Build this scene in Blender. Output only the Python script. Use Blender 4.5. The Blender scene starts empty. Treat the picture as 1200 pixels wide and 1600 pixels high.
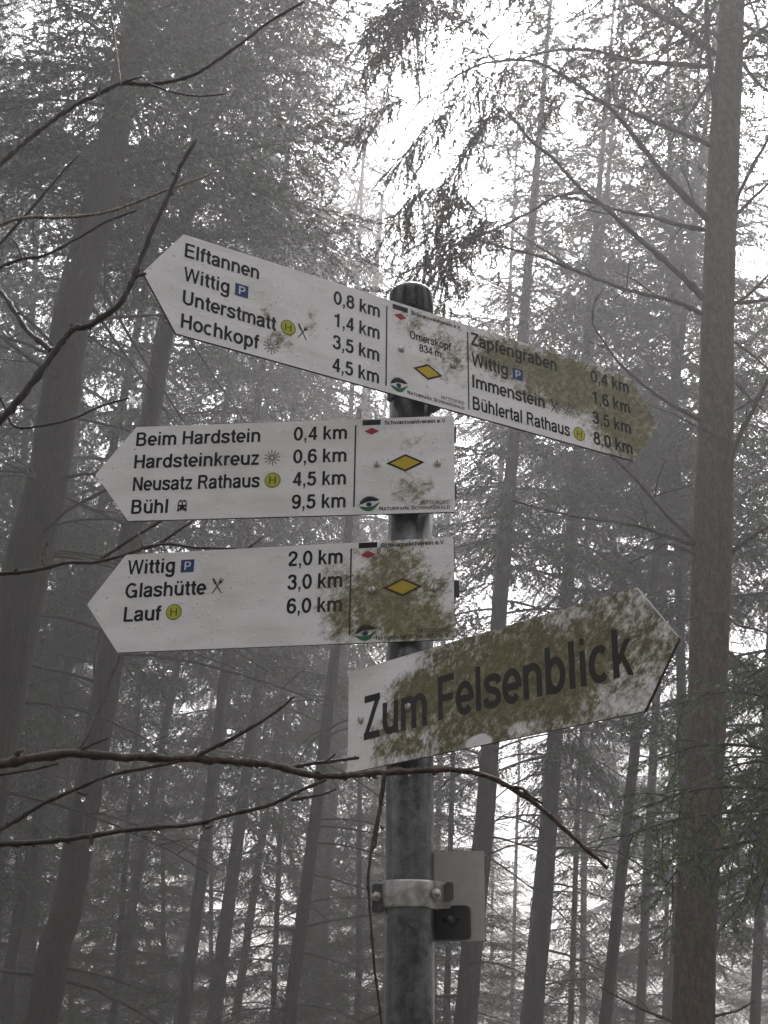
import bpy, math, random
import numpy as np
from mathutils import Vector, Matrix
R = math.radians
sc = bpy.context.scene
col = sc.collection
EYE = 1.6                       # camera height above the ground, metres
F = 2014.46                     # focal length in pixels of the 1200x1600 photograph

# ------------------------------------------------------------------ camera
PITCH, ROLL = R(21.261), R(0.6183)
fw = Vector((0, math.cos(PITCH), math.sin(PITCH)))
r0 = Vector((1, 0, 0)); u0 = r0.cross(fw)
rt = r0*math.cos(ROLL) + u0*math.sin(ROLL)
up = -r0*math.sin(ROLL) + u0*math.cos(ROLL)
cd = bpy.data.cameras.new('camera'); cam = bpy.data.objects.new('camera', cd); col.objects.link(cam)
cd.sensor_fit = 'VERTICAL'; cd.sensor_height = 36; cd.lens = F/1600*36
cd.clip_start = 0.05; cd.clip_end = 2000
cam.matrix_world = Matrix(((rt.x, up.x, -fw.x, 0), (rt.y, up.y, -fw.y, 0), (rt.z, up.z, -fw.z, EYE), (0, 0, 0, 1)))
sc.camera = cam

# ------------------------------------------------------------------ world, sun, exposure
SUN_EL, SUN_ROT = R(44), R(14)
world = bpy.data.worlds.new('World'); sc.world = world; world.use_nodes = True
wn = world.node_tree; wn.nodes.clear()
sky = wn.nodes.new('ShaderNodeTexSky'); sky.sky_type = 'NISHITA'; sky.sun_disc = False
sky.sun_elevation = SUN_EL; sky.sun_rotation = SUN_ROT; sky.dust_density = 4.0; sky.air_density = 1.5
hsv = wn.nodes.new('ShaderNodeHueSaturation'); hsv.inputs['Saturation'].default_value = 0.10   # closed cloud cover
bg = wn.nodes.new('ShaderNodeBackground'); bg.inputs['Strength'].default_value = 0.15
wo = wn.nodes.new('ShaderNodeOutputWorld')
wn.links.new(sky.outputs[0], hsv.inputs['Color']); wn.links.new(hsv.outputs[0], bg.inputs['Color'])
wn.links.new(bg.outputs[0], wo.inputs['Surface'])
sd = bpy.data.lights.new('sun', 'SUN'); sd.energy = 1.5; sd.angle = R(30); sd.color = (1, .985, .965)
sun = bpy.data.objects.new('sun', sd); col.objects.link(sun)
sdir = Vector((math.sin(SUN_ROT)*math.cos(SUN_EL), math.cos(SUN_ROT)*math.cos(SUN_EL), math.sin(SUN_EL)))
sun.rotation_euler = sdir.to_track_quat('Z', 'Y').to_euler(); sun.location = (0, 0, 60)
vs = sc.view_settings; vs.view_transform = 'Standard'; vs.look = 'None'; vs.gamma = 1; vs.exposure = 1.72
vs.use_curve_mapping = False
cy = sc.cycles
cy.max_bounces = 6; cy.diffuse_bounces = 3; cy.glossy_bounces = 3; cy.transmission_bounces = 6
cy.volume_bounces = 3; cy.transparent_max_bounces = 8
cy.use_denoising = True; cy.use_adaptive_sampling = True; cy.adaptive_threshold = 0.02
HAZE_DENSITY = 0.0125; HAZE_COLOR = (.585, .572, .578)

# ------------------------------------------------------------------ helpers
def at(px, py, Y):
    """the point of the plane y = Y that the photograph shows at pixel (px, py)"""
    d = rt*((px-600)/F) - up*((py-800)/F) + fw
    return Vector((0, 0, EYE)) + d*(Y/d.y)
def pxr(px, py, Y, w):
    """radius in metres of something w pixels wide at that point"""
    d = rt*((px-600)/F) - up*((py-800)/F) + fw
    return 0.5*w/F*(Y/d.y)
def tag(o, label=None, cat=None, group=None, kind=None):
    if label: o['label'] = label
    if cat: o['category'] = cat
    if group: o['group'] = group
    if kind: o['kind'] = kind
    return o
def link(name, data, parent=None):
    o = bpy.data.objects.new(name, data); col.objects.link(o)
    if parent: o.parent = parent
    return o
def empty(name, loc, rot=None):
    o = bpy.data.objects.new(name, None); col.objects.link(o); o.location = loc
    o.empty_display_size = .1
    if rot is not None: o.rotation_euler = rot.to_euler()
    return o

class MB:
    """collects geometry, builds ONE mesh"""
    def __init__(s): s.v = []; s.f = []; s.m = []; s.smooth = []
    def add(s, vs, fs, mi=0, sm=False):
        b = len(s.v); s.v += [tuple(p) for p in vs]
        for f in fs: s.f.append([i+b for i in f]); s.m.append(mi); s.smooth.append(sm)
    def box(s, x0, x1, y0, y1, z0, z1, mi=0):
        s.add([(x0,y0,z0),(x1,y0,z0),(x1,y1,z0),(x0,y1,z0),(x0,y0,z1),(x1,y0,z1),(x1,y1,z1),(x0,y1,z1)],
              [(0,3,2,1),(4,5,6,7),(0,1,5,4),(1,2,6,5),(2,3,7,6),(3,0,4,7)], mi)
    def tube(s, pts, rad, n=8, mi=0, caps=True, sm=True):
        pts = [Vector(p) for p in pts]; N = len(pts)
        if not hasattr(rad, '__len__'): rad = [rad]*N
        t = [(pts[min(i+1,N-1)]-pts[max(i-1,0)]).normalized() for i in range(N)]
        a = t[0].orthogonal().normalized(); vs = []
        for i in range(N):
            a = (a - t[i]*a.dot(t[i])); a = a.normalized() if a.length > 1e-6 else t[i].orthogonal().normalized()
            b = t[i].cross(a)
            for k in range(n):
                an = 2*math.pi*k/n
                vs.append(pts[i] + (a*math.cos(an)+b*math.sin(an))*rad[i])
        fs = []
        for i in range(N-1):
            for k in range(n):
                k2 = (k+1) % n
                fs.append((i*n+k, i*n+k2, (i+1)*n+k2, (i+1)*n+k))
        if caps:
            fs.append(tuple(range(n-1, -1, -1))); fs.append(tuple((N-1)*n+k for k in range(n)))
        s.add(vs, fs, mi, sm)
    def lathe(s, prof, n=32, mi=0, axis=(0,0), sm=True):
        vs = []
        for (r, z) in prof:
            for k in range(n):
                an = 2*math.pi*k/n; vs.append((axis[0]+r*math.cos(an), axis[1]+r*math.sin(an), z))
        fs = []
        for i in range(len(prof)-1):
            for k in range(n):
                k2 = (k+1) % n
                fs.append((i*n+k, i*n+k2, (i+1)*n+k2, (i+1)*n+k))
        s.add(vs, fs, mi, sm)
    def prism(s, poly, y0, y1, mi=0, edge=None):
        """polygon in x,z (counter-clockwise seen from -y), from y0 (front) to y1"""
        n = len(poly)
        vs = [(x, y0, z) for x, z in poly] + [(x, y1, z) for x, z in poly]
        s.add(vs, [tuple(range(n)), tuple(range(2*n-1, n-1, -1))], mi)
        s.add(vs, [(i, i+n, (i+1) % n+n, (i+1) % n) for i in range(n)], mi if edge is None else edge)
    def sheet(s, poly, y, mi=0):
        s.add([(x, y, z) for x, z in poly], [tuple(range(len(poly)))], mi)
    def build(s, name, mats, parent=None):
        me = bpy.data.meshes.new(name); me.from_pydata(s.v, [], s.f)
        for m in (mats if isinstance(mats, (list, tuple)) else [mats]): me.materials.append(m)
        me.polygons.foreach_set('material_index', s.m); me.polygons.foreach_set('use_smooth', s.smooth)
        me.update()
        return link(name, me, parent)

def catmull(P, n=5):
    """smooth a list of equal-length tuples"""
    P = [np.array(p, float) for p in P]
    if len(P) < 3: 
        return [tuple(P[0]+(P[-1]-P[0])*k/n) for k in range(n+1)]
    Q = [2*P[0]-P[1]] + P + [2*P[-1]-P[-2]]; out = []
    for i in range(1, len(Q)-2):
        a, b, c, d = Q[i-1], Q[i], Q[i+1], Q[i+2]
        for k in range(n):
            t = k/n
            out.append(tuple(.5*((2*b)+(-a+c)*t+(2*a-5*b+4*c-d)*t*t+(-a+3*b-3*c+d)*t**3)))
    out.append(tuple(P[-1])); return out

# ------------------------------------------------------------------ materials
def newmat(name):
    m = bpy.data.materials.new(name); m.use_nodes = True; nt = m.node_tree
    return m, nt, nt.nodes['Principled BSDF']
def N(nt, typ, **kw):
    n = nt.nodes.new(typ)
    for k, v in kw.items(): setattr(n, k, v)
    return n
def math_(nt, op, a, b=None, c=None, clamp=False):
    n = nt.nodes.new('ShaderNodeMath'); n.operation = op; n.use_clamp = clamp
    for i, x in enumerate((a, b, c)):
        if x is None: continue
        if isinstance(x, (int, float)): n.inputs[i].default_value = x
        else: nt.links.new(x, n.inputs[i])
    return n.outputs[0]
def mixc(nt, f, a, b):
    n = nt.nodes.new('ShaderNodeMix'); n.data_type = 'RGBA'
    for i, x in ((0, f), (6, a), (7, b)):
        if isinstance(x, (int, float)): n.inputs[i].default_value = x
        elif isinstance(x, tuple): n.inputs[i].default_value = (*x[:3], 1)
        else: nt.links.new(x, n.inputs[i])
    return n.outputs[2]
def noise(nt, vec, scale, detail=4, rough=.6, w=None):
    n = nt.nodes.new('ShaderNodeTexNoise'); n.inputs['Scale'].default_value = scale
    n.inputs['Detail'].default_value = detail; n.inputs['Roughness'].default_value = rough
    if vec is not None: nt.links.new(vec, n.inputs['Vector'])
    return n.outputs[0]
def mapping(nt, vec, loc=(0,0,0), rot=(0,0,0), scale=(1,1,1), typ='POINT'):
    n = nt.nodes.new('ShaderNodeMapping'); n.vector_type = typ
    n.inputs['Location'].default_value = loc; n.inputs['Rotation'].default_value = rot; n.inputs['Scale'].default_value = scale
    nt.links.new(vec, n.inputs['Vector']); return n.outputs[0]
def objco(nt): return nt.nodes.new('ShaderNodeTexCoord').outputs['Object']
def smooth(nt, x, a, b):
    n = nt.nodes.new('ShaderNodeMapRange'); n.interpolation_type = 'SMOOTHSTEP'
    nt.links.new(x, n.inputs[0]); n.inputs[1].default_value = a; n.inputs[2].default_value = b
    return n.outputs[0]
def bump(nt, h, dist, strength=1.0):
    n = nt.nodes.new('ShaderNodeBump'); n.inputs['Strength'].default_value = strength
    n.inputs['Distance'].default_value = dist; nt.links.new(h, n.inputs['Height']); return n.outputs[0]

def plain(name, c, rough=.5, metal=0, spec=.5):
    m, nt, b = newmat(name)
    v = objco(nt); n = noise(nt, v, 60, 3)
    k = tuple(x*.8 for x in c)
    nt.links.new(mixc(nt, n, k, tuple(min(1, x*1.15) for x in c)), b.inputs['Base Color'])
    b.inputs['Roughness'].default_value = rough; b.inputs['Metallic'].default_value = metal
    b.inputs['Specular IOR Level'].default_value = spec
    return m

def blobs(nt, v, lst):
    """soft elliptical patches (cx, cz, rx, rz, weight), metres on the board, largest wins"""
    acc = None
    for cx, cz, rx, rz, w in lst:
        mp = mapping(nt, v, loc=(-cx/rx, 0, -cz/rz), scale=(1/rx, 0, 1/rz))
        ln = nt.nodes.new('ShaderNodeVectorMath'); ln.operation = 'LENGTH'; nt.links.new(mp, ln.inputs[0])
        d = math_(nt, 'MULTIPLY', math_(nt, 'SUBTRACT', 1.35, ln.outputs['Value'], clamp=False), w)
        acc = d if acc is None else math_(nt, 'MAXIMUM', acc, d)
    return acc

def dirt_mask(nt, spec):
    """algae and grime wiped in slanting strokes; spec = (blobs, clean blobs, strength, stroke angle)"""
    v = objco(nt); dirty, clean, amp, ang, thr = spec
    st = mapping(nt, v, rot=(0, R(-ang), 0), typ='TEXTURE')
    st = mapping(nt, st, scale=(150, 1, 340))
    n1 = noise(nt, st, 1.0, 5, .65)
    n2 = noise(nt, v, 32, 6, .72)
    n3 = noise(nt, v, 500, 3, .75)
    n5 = noise(nt, mapping(nt, mapping(nt, v, rot=(0, R(-ang), 0), typ='TEXTURE'), scale=(85, 1, 120)), 1.0, 5, .7)
    s = math_(nt, 'ADD', math_(nt, 'MULTIPLY', n1, 1.0), math_(nt, 'MULTIPLY', n2, 1.7))
    s = math_(nt, 'ADD', s, math_(nt, 'MULTIPLY', n5, 1.5))
    s = math_(nt, 'ADD', s, math_(nt, 'MULTIPLY', n3, .5))
    s = math_(nt, 'SUBTRACT', s, .85)                              # mean about 1.5
    s = math_(nt, 'ADD', s, blobs(nt, v, dirty))
    if clean: s = math_(nt, 'SUBTRACT', s, math_(nt, 'MAXIMUM', blobs(nt, v, clean), 0.0))
    m = smooth(nt, s, thr-.12, thr+.62)
    return math_(nt, 'MULTIPLY', m, amp), n5, n2, v

def board_mat(name, spec, white=(.80, .782, .795), d1=(.110, .094, .030), d2=(.29, .255, .14)):
    m, nt, b = newmat(name)
    k, n1, n2, v = dirt_mask(nt, spec)
    fine = noise(nt, v, 900, 2)
    dc = mixc(nt, smooth(nt, n1, .36, .62), d2, d1)
    dc = mixc(nt, math_(nt, 'MULTIPLY', smooth(nt, n2, .50, .64), .6), dc, tuple(x*.55 for x in d1))
    g = noise(nt, v, 16, 5, .75)
    dc = mixc(nt, math_(nt, 'MULTIPLY', smooth(nt, g, .50, .66), .6), dc, (.125, .115, .030))     # greener algae in places
    grain = noise(nt, mapping(nt, mapping(nt, v, rot=(0, R(-spec[3]), 0), typ='TEXTURE'), scale=(260, 1, 700)), 1.0, 4, .7)
    dc = mixc(nt, math_(nt, 'MULTIPLY', smooth(nt, grain, .50, .66), .8), dc, tuple(x*.4 for x in d1))
    dc = mixc(nt, math_(nt, 'MULTIPLY', smooth(nt, grain, .46, .34), .7), dc, (.34, .285, .18))
    grime = smooth(nt, noise(nt, mapping(nt, v, scale=(10, 1, 30)), 1.0, 4), .35, .8)
    w2 = mixc(nt, math_(nt, 'MULTIPLY', grime, .42), white, (.42, .40, .385))
    speck = smooth(nt, noise(nt, v, 180, 2, .5), .70, .74)
    w2 = mixc(nt, math_(nt, 'MULTIPLY', speck, .5), w2, (.2, .185, .16))
    nt.links.new(mixc(nt, k, w2, dc), b.inputs['Base Color'])
    rg = math_(nt, 'ADD', .32, math_(nt, 'MULTIPLY', k, .4))
    nt.links.new(rg, b.inputs['Roughness'])
    drops = smooth(nt, noise(nt, v, 150, 1, .4), .64, .72)            # rain beads
    h = math_(nt, 'ADD', math_(nt, 'MULTIPLY', drops, .6), math_(nt, 'MULTIPLY', math_(nt, 'MULTIPLY', fine, k), .6))
    nt.links.new(bump(nt, h, .0009, .8), b.inputs['Normal'])
    return m
def ink(name, c, spec, keep=.55, dcol=(.13, .10, .055), rough=.42):
    m, nt, b = newmat(name)
    k, n1, n2, v = dirt_mask(nt, spec)
    nt.links.new(mixc(nt, math_(nt, 'MULTIPLY', k, keep), c, dcol), b.inputs['Base Color'])
    b.inputs['Roughness'].default_value = rough; b.inputs['Specular IOR Level'].default_value = .22
    return m

def bark(name, c1, c2, moss=0.0, sx=9, sz=2.5, bd=.03, mosscol=(.07, .075, .035), fleck=.55):
    m, nt, b = newmat(name); v = objco(nt)
    n1 = noise(nt, mapping(nt, v, scale=(sx, sx, sz)), 1.6, 6, .7)
    n2 = noise(nt, v, 2.2, 4)
    n3 = noise(nt, mapping(nt, v, scale=(38, 38, 16)), 1, 4, .7)
    c = mixc(nt, smooth(nt, n1, .38, .62), c1, c2)
    c = mixc(nt, math_(nt, 'MULTIPLY', smooth(nt, n3, .45, .62), .75), c, tuple(x*.35 for x in c1))
    n4 = noise(nt, mapping(nt, v, scale=(26, 26, 20)), 1, 5, .75)
    c = mixc(nt, math_(nt, 'MULTIPLY', smooth(nt, n4, .58, .70), fleck), c, tuple(min(.3, x*2.2) for x in c2))
    if moss: c = mixc(nt, math_(nt, 'MULTIPLY', smooth(nt, n2, .42, .68), moss), c, mosscol)
    nt.links.new(c, b.inputs['Base Color']); b.inputs['Roughness'].default_value = .8
    b.inputs['Specular IOR Level'].default_value = .3
    h = math_(nt, 'ADD', n1, math_(nt, 'MULTIPLY', n3, .5))
    nt.links.new(bump(nt, h, bd, .9), b.inputs['Normal'])
    return m
def needle_mat(name, c1, c2):
    m, nt, b = newmat(name); v = objco(nt)
    n = noise(nt, v, 1.3, 3); n2 = noise(nt, v, 14, 2)
    c = mixc(nt, smooth(nt, n, .35, .65), c1, c2)
    c = mixc(nt, smooth(nt, n2, .62, .8), c, (.05, .042, .026))
    nt.links.new(c, b.inputs['Base Color']); b.inputs['Roughness'].default_value = .5
    b.inputs['Specular IOR Level'].default_value = .35
    return m

M = {}
M['spruce_bark'] = bark('spruce_bark', (.050, .030, .019), (.105, .066, .043), .3, 13, 6, .03, (.040, .044, .022))
M['old_bark'] = bark('old_bark', (.018, .015, .013), (.040, .033, .029), .4, 9, 1.2, .04, (.022, .024, .013), .25)
M['dead_wood'] = bark('dead_wood', (.026, .021, .018), (.055, .046, .039), .3, 30, 30, .004)
M['wet_twig'] = bark('wet_twig', (.014, .010, .008), (.040, .028, .022), .0, 90, 40, .0012)
M['red_twig'] = bark('red_twig', (.030, .015, .011), (.085, .045, .034), .0, 90, 40, .0014)
M['pale_twig'] = bark('pale_twig', (.10, .075, .05), (.24, .19, .14), .0, 160, 50, .0008)
for k in ('wet_twig', 'red_twig', 'pale_twig'):
    b_ = M[k].node_tree.nodes['Principled BSDF']; b_.inputs['Roughness'].default_value = .45; b_.inputs['Specular IOR Level'].default_value = .5
M['needles'] = needle_mat('needles', (.014, .026, .009), (.030, .045, .015))
M['dry_needles'] = needle_mat('dry_needles', (.022, .026, .014), (.042, .042, .022))
M['fresh_needles'] = needle_mat('fresh_needles', (.030, .062, .014), (.066, .105, .026))

mt, nt, b = newmat('wet_galvanised_steel'); v = objco(nt)
st = noise(nt, mapping(nt, v, scale=(55, 55, 2.2)), 1, 6, .6); sp = noise(nt, v, 260, 4, .7); pt = noise(nt, v, 22, 6, .75)
rn = noise(nt, mapping(nt, v, scale=(160, 160, 12)), 1, 3, .6)
vor = nt.nodes.new('ShaderNodeTexVoronoi'); vor.inputs['Scale'].default_value = 120; nt.links.new(v, vor.inputs['Vector'])
c = mixc(nt, smooth(nt, pt, .36, .64), (.034, .033, .036), (.12, .119, .122))
c = mixc(nt, math_(nt, 'MULTIPLY', smooth(nt, st, .50, .62), .75), c, (.055, .053, .056))
c = mixc(nt, math_(nt, 'MULTIPLY', smooth(nt, sp, .55, .68), .75), c, (.022, .021, .022))
c = mixc(nt, math_(nt, 'MULTIPLY', vor.outputs['Color'], .16), c, (.40, .40, .41))
nt.links.new(c, b.inputs['Base Color']); b.inputs['Metallic'].default_value = .85
nt.links.new(math_(nt, 'ADD', .16, math_(nt, 'MULTIPLY', pt, .34)), b.inputs['Roughness'])
nt.links.new(bump(nt, math_(nt, 'ADD', math_(nt, 'MULTIPLY', rn, 1.4), math_(nt, 'MULTIPLY', sp, .5)), .0008, .6), b.inputs['Normal']); M['steel'] = mt
mt, nt, b = newmat('zinc_band'); v = objco(nt)
sp = noise(nt, v, 55, 5, .65)
nt.links.new(mixc(nt, smooth(nt, sp, .35, .65), (.20, .195, .19), (.46, .45, .44)), b.inputs['Base Color'])
b.inputs['Metallic'].default_value = .55; b.inputs['Roughness'].default_value = .42
nt.links.new(bump(nt, sp, .0006, .6), b.inputs['Normal']); M['zinc'] = mt
M['black_plastic'] = plain('black_plastic', (.014, .014, .015), .18)
M['dark_metal'] = plain('dark_metal', (.060, .059, .060), .35, .4)
M['bolt_metal'] = plain('bolt_metal', (.50, .48, .46), .30, .5)
M['board_edge'] = plain('board_edge', (.035, .03, .026), .5)
M['grey_plate'] = plain('grey_plate', (.50, .485, .475), .5)
M['white_paint'] = plain('white_paint', (.70, .69, .70), .4)
mt, nt, b = newmat('rain_water'); b.inputs['Transmission Weight'].default_value = 1; b.inputs['IOR'].default_value = 1.33
b.inputs['Roughness'].default_value = .0; b.inputs['Base Color'].default_value = (1, 1, 1, 1); M['water'] = mt

# ------------------------------------------------------------------ lettering: own grotesque, 1000 units to the em
def arc(cx, cy, rx, ry, a0, a1, n=None):
    n = n or max(6, int(abs(a1-a0)/15))
    return [(cx+rx*math.cos(R(a0+(a1-a0)*i/n)), cy+ry*math.sin(R(a0+(a1-a0)*i/n))) for i in range(n+1)]
def L(*p): return ('S', list(p))
def V_(x, y0=0, y1=718): return ('S', [(x, y0), (x, y1)])
def Hh(y, x0, x1): return ('S', [(x0, y), (x1, y)])
def D(x0, y0, x1, y1, h): return ('D', x0, y0, x1, y1, h)
def sp_(*p): return ('S', catmull(p, 5))
def el(cx, cy, rx, ry): return ('S', arc(cx, cy, rx, ry, 0, 360, 28))
def sq(x0, x1, y0, y1): return ('Q', x0, x1, y0, y1)
arch = ('S', arc(303, 318, 184, 168, 180, 0, 12)+[(487, 0)])
ubowl = ('S', [(122, 532)]+arc(306, 216, 184, 168, 180, 360, 12))
six = [el(285, 230, 190, 185), sp_((462, 560), (395, 648), (285, 668), (145, 590), (92, 400), (95, 235))]
def rot180(p, cx, cy):
    return [('S', [(2*cx-x, 2*cy-y) for x, y in q[1]]) for q in p]
G = {
'A': (722, [D(80,0,361,718,66), D(361,718,642,0,66), Hh(215,190,530)]),
'B': (722, [V_(135), ('S', [(135,668),(410,668)]+arc(410,526,135,142,90,-90)+[(135,384)]), ('S', [(135,384),(440,384)]+arc(440,217,150,167,90,-90)+[(135,50)])]),
'C': (722, [('S', arc(385,359,283,322,42,318))]),
'D': (722, [V_(135), ('S', [(135,668),(330,668)]+arc(330,359,268,309,90,-90)+[(135,50)])]),
'E': (667, [V_(135), Hh(668,135,615), Hh(376,135,585), Hh(50,135,628)]),
'F': (611, [V_(135), Hh(668,135,580), Hh(350,135,535)]),
'G': (778, [('S', arc(385,359,285,322,45,345)), Hh(330,405,690), V_(640,0,330)]),
'H': (722, [V_(130), V_(592), Hh(372,130,592)]),
'I': (278, [V_(139)]),
'K': (722, [V_(135), D(185,280,590,718,80), D(320,400,625,0,78)]),
'L': (611, [V_(135), Hh(50,135,585)]),
'M': (833, [V_(128), V_(705), D(150,718,416,0,58), D(416,0,683,718,58)]),
'N': (722, [V_(128), V_(594), D(135,718,587,0,72)]),
'O': (778, [el(389,359,286,322)]),
'P': (667, [V_(135), ('S', [(135,668),(400,668)]+arc(400,488,155,180,90,-90)+[(135,308)])]),
'R': (722, [V_(135), ('S', [(135,668),(420,668)]+arc(420,520,150,148,90,-90)+[(135,372)]), D(430,372,605,0,66)]),
'S': (667, [sp_((572,505),(515,622),(333,670),(155,612),(128,520),(200,425),(333,378),(480,330),(556,220),(512,95),(333,48),(135,100),(88,215))]),
'T': (611, [V_(305), Hh(668,20,590)]),
'U': (722, [('S', [(130,718),(130,245)]+arc(361,245,231,197,180,360)+[(592,718)])]),
'V': (667, [D(75,718,333,0,66), D(333,0,592,718,66)]),
'W': (944, [D(80,718,255,0,62), D(255,0,472,718,58), D(472,718,689,0,58), D(689,0,864,718,62)]),
'Z': (611, [Hh(668,45,570), Hh(50,35,580), D(110,60,500,660,78)]),
'a': (556, [sp_((88,372),(135,462),(275,488),(400,458),(432,355),(432,120),(465,5)), sp_((432,300),(290,278),(130,238),(88,150),(135,62),(240,42),(355,82),(428,185))]),
'b': (611, [V_(122), el(312,266,192,224)]),
'c': (556, [('S', arc(285,266,205,224,48,312))]),
'd': (611, [V_(489), el(299,266,192,224)]),
'e': (556, [Hh(255,85,480), ('S', [(482,225)]+arc(281,266,202,224,0,318))]),
'f': (333, [('S', [(150,0),(150,545)]+catmull([(150,545),(185,648),(315,668)],5)), Hh(484,15,310)]),
'g': (611, [el(299,276,192,214), ('S', [(489,532),(489,-30)]+catmull([(489,-30),(440,-140),(300,-168),(150,-142),(100,-60)],4))]),
'h': (611, [V_(120), arch]),
'i': (278, [V_(139,0,532), sq(81,197,610,718)]),
'k': (556, [V_(125), D(160,195,430,532,72), D(262,330,475,0,68)]),
'l': (278, [V_(139)]),
'm': (889, [V_(118,0,532), ('S', arc(283,325,165,160,180,0,12)+[(448,0)]), ('S', arc(613,325,165,160,180,0,12)+[(778,0)])]),
'n': (611, [V_(120,0,532), arch]),
'o': (611, [el(305,266,212,224)]),
'p': (611, [V_(122,-207,532), el(312,266,192,224)]),
'r': (389, [V_(120,0,532), sp_((122,300),(160,420),(240,472),(372,468))]),
's': (556, [sp_((468,372),(428,455),(278,486),(132,452),(112,385),(172,312),(280,274),(400,236),(450,158),(418,78),(280,44),(112,78),(78,165))]),
't': (333, [('S', [(165,675),(165,140)]+catmull([(165,140),(205,60),(312,50)],4)), Hh(484,20,310)]),
'u': (611, [V_(490,0,532), ubowl]),
'ü': (611, [V_(490,0,532), ubowl, sq(150,262,610,718), sq(350,462,610,718)]),
'v': (556, [D(72,532,278,0,60), D(278,0,484,532,60)]),
'w': (778, [D(72,532,217,0,56), D(217,0,389,532,52), D(389,532,561,0,52), D(561,0,706,532,56)]),
'z': (500, [Hh(484,38,460), Hh(48,30,470), D(105,55,395,478,68)]),
'0': (556, [el(278,355,196,310)]),
'1': (556, [V_(335,0,710), Hh(545,85,335), D(255,560,310,700,45)]),
'2': (556, [sp_((88,480),(130,620),(278,668),(425,612),(460,500),(400,375),(250,235),(130,120),(95,50)), Hh(50,60,505)]),
'3': (556, [sp_((88,530),(145,640),(275,668),(408,628),(436,530),(385,425),(245,388)), sp_((245,388),(415,350),(462,215),(405,85),(270,46),(128,85),(78,195))]),
'4': (556, [V_(390,0,710), Hh(200,30,525), D(85,200,370,700,62)]),
'5': (556, [Hh(656,130,480), L((165,690),(125,365)), sp_((120,368),(270,438),(418,390),(460,240),(408,92),(260,46),(122,85),(78,180))]),
'6': (556, six), '9': (556, rot180(six, 278, 357)),
'8': (556, [el(278,525,162,142), el(278,215,192,170)]),
',': (278, [sq(80,200,0,120), D(165,5,105,-135,36)]), '.': (278, [sq(80,200,0,120)]),
'/': (278, [D(35,-20,245,738,42)]), ' ': (278, []),
}
def text(mb, s, x0, x1, z, cap, y, bold=1.0, mi=0, caps2=None):
    """letters of s between x0 and x1 on baseline z, flat sheets at depth y; caps2 = scale of small capitals"""
    adv = []
    for i, ch in enumerate(s):
        k = caps2 if caps2 and not (i == 0 or s[i-1] == ' ') else 1.0
        adv.append((G[ch][0]*k, k))
    tot = sum(a for a, k in adv); sx = (x1-x0)/(tot-110); sz = cap/718
    cx = -60; lay = 0
    hx, hz = 76*bold, 60*bold
    for ch, (a, k) in zip(s, adv):
        for p in G[ch][1]:
            yy = y - (lay % 4)*2e-5; lay += 1
            if p[0] == 'D':
                _, ax, az, bx, bz, h = p; h *= bold
                q = [(ax-h, az), (ax+h, az), (bx+h, bz), (bx-h, bz)]
                if az > bz: q = [q[3], q[2], q[1], q[0]]
                quads = [q]
            elif p[0] == 'Q':
                quads = [[(p[1], p[3]), (p[2], p[3]), (p[2], p[4]), (p[1], p[4])]]
            else:
                P = [np.array(t, float) for t in p[1]]; quads = []; lo = []; hi = []
                closed = np.allclose(P[0], P[-1]); n = len(P)
                for i in range(n):
                    d = P[min(i+1, n-1)]-P[max(i-1, 0)]
                    if closed and i in (0, n-1): d = P[1]-P[-2]
                    d = d/np.linalg.norm(d); nn = np.array((-d[1]*hx, d[0]*hz))
                    lo.append(P[i]-nn); hi.append(P[i]+nn)
                for i in range(n-1): quads.append([lo[i], lo[i+1], hi[i+1], hi[i]])
            for q in quads:
                q = [(x0+(cx+x*k)*sx, z+w*k*sz) for x, w in q]
                ar = sum(q[i][0]*q[(i+1) % 4][1]-q[(i+1) % 4][0]*q[i][1] for i in range(4))
                mb.sheet(q if ar > 0 else q[::-1], yy, mi)
        cx += a
def disc(mb, cx, cz, r, y, mi=0, n=28, rz=None):
    mb.sheet([(cx+r*math.cos(2*math.pi*k/n), cz+(rz or r)*math.sin(2*math.pi*k/n)) for k in range(n)], y, mi)
def bar(mb, x0, z0, x1, z1, w, y, mi=0):
    d = Vector((x1-x0, z1-z0)).normalized(); n = (-d[1]*w/2, d[0]*w/2)
    mb.sheet([(x0-n[0], z0-n[1]), (x1-n[0], z1-n[1]), (x1+n[0], z1+n[1]), (x0+n[0], z0+n[1])], y, mi)
def rrect(cx, cz, w, h, r, n=4):
    out = []
    for sx, sz, a in ((1,-1,-90), (1,1,0), (-1,1,90), (-1,-1,180)):
        for k in range(n+1):
            t = R(a+90*k/n); out.append((cx+sx*(w/2-r)+r*math.cos(t), cz+sz*(h/2-r)+r*math.sin(t)))
    return out

# ------------------------------------------------------------------ the signpost
PX, PY = 0.03633, 1.64158
POLE_R = .0302
post = empty('sign_post', (PX, PY, 0))
tag(post, 'wet grey galvanised steel pole with black cap carrying the four hiking signs', 'sign post')
TOPZ = EYE + 0.985
mb = MB(); mb.lathe([(POLE_R, -.4), (POLE_R, .3), (POLE_R, 1.0), (POLE_R, 1.8), (POLE_R, TOPZ-.03), (POLE_R-.004, TOPZ-.03)], 48)
mb.build('pole', M['steel'], post)
mb = MB(); cr = POLE_R+.0022
prof = [(POLE_R+.0004, TOPZ-.048), (cr, TOPZ-.046), (cr, TOPZ-.010)]
for k in range(1, 9):
    t = k/8*math.pi/2; prof.append((cr-.016+.016*math.cos(t) if k < 8 else .0001, TOPZ-.010+.014*math.sin(t)))
prof.insert(-1, (.012, TOPZ+.0042))
mb.lathe(prof, 40); mb.build('pole_cap', M['black_plastic'], post)

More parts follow.
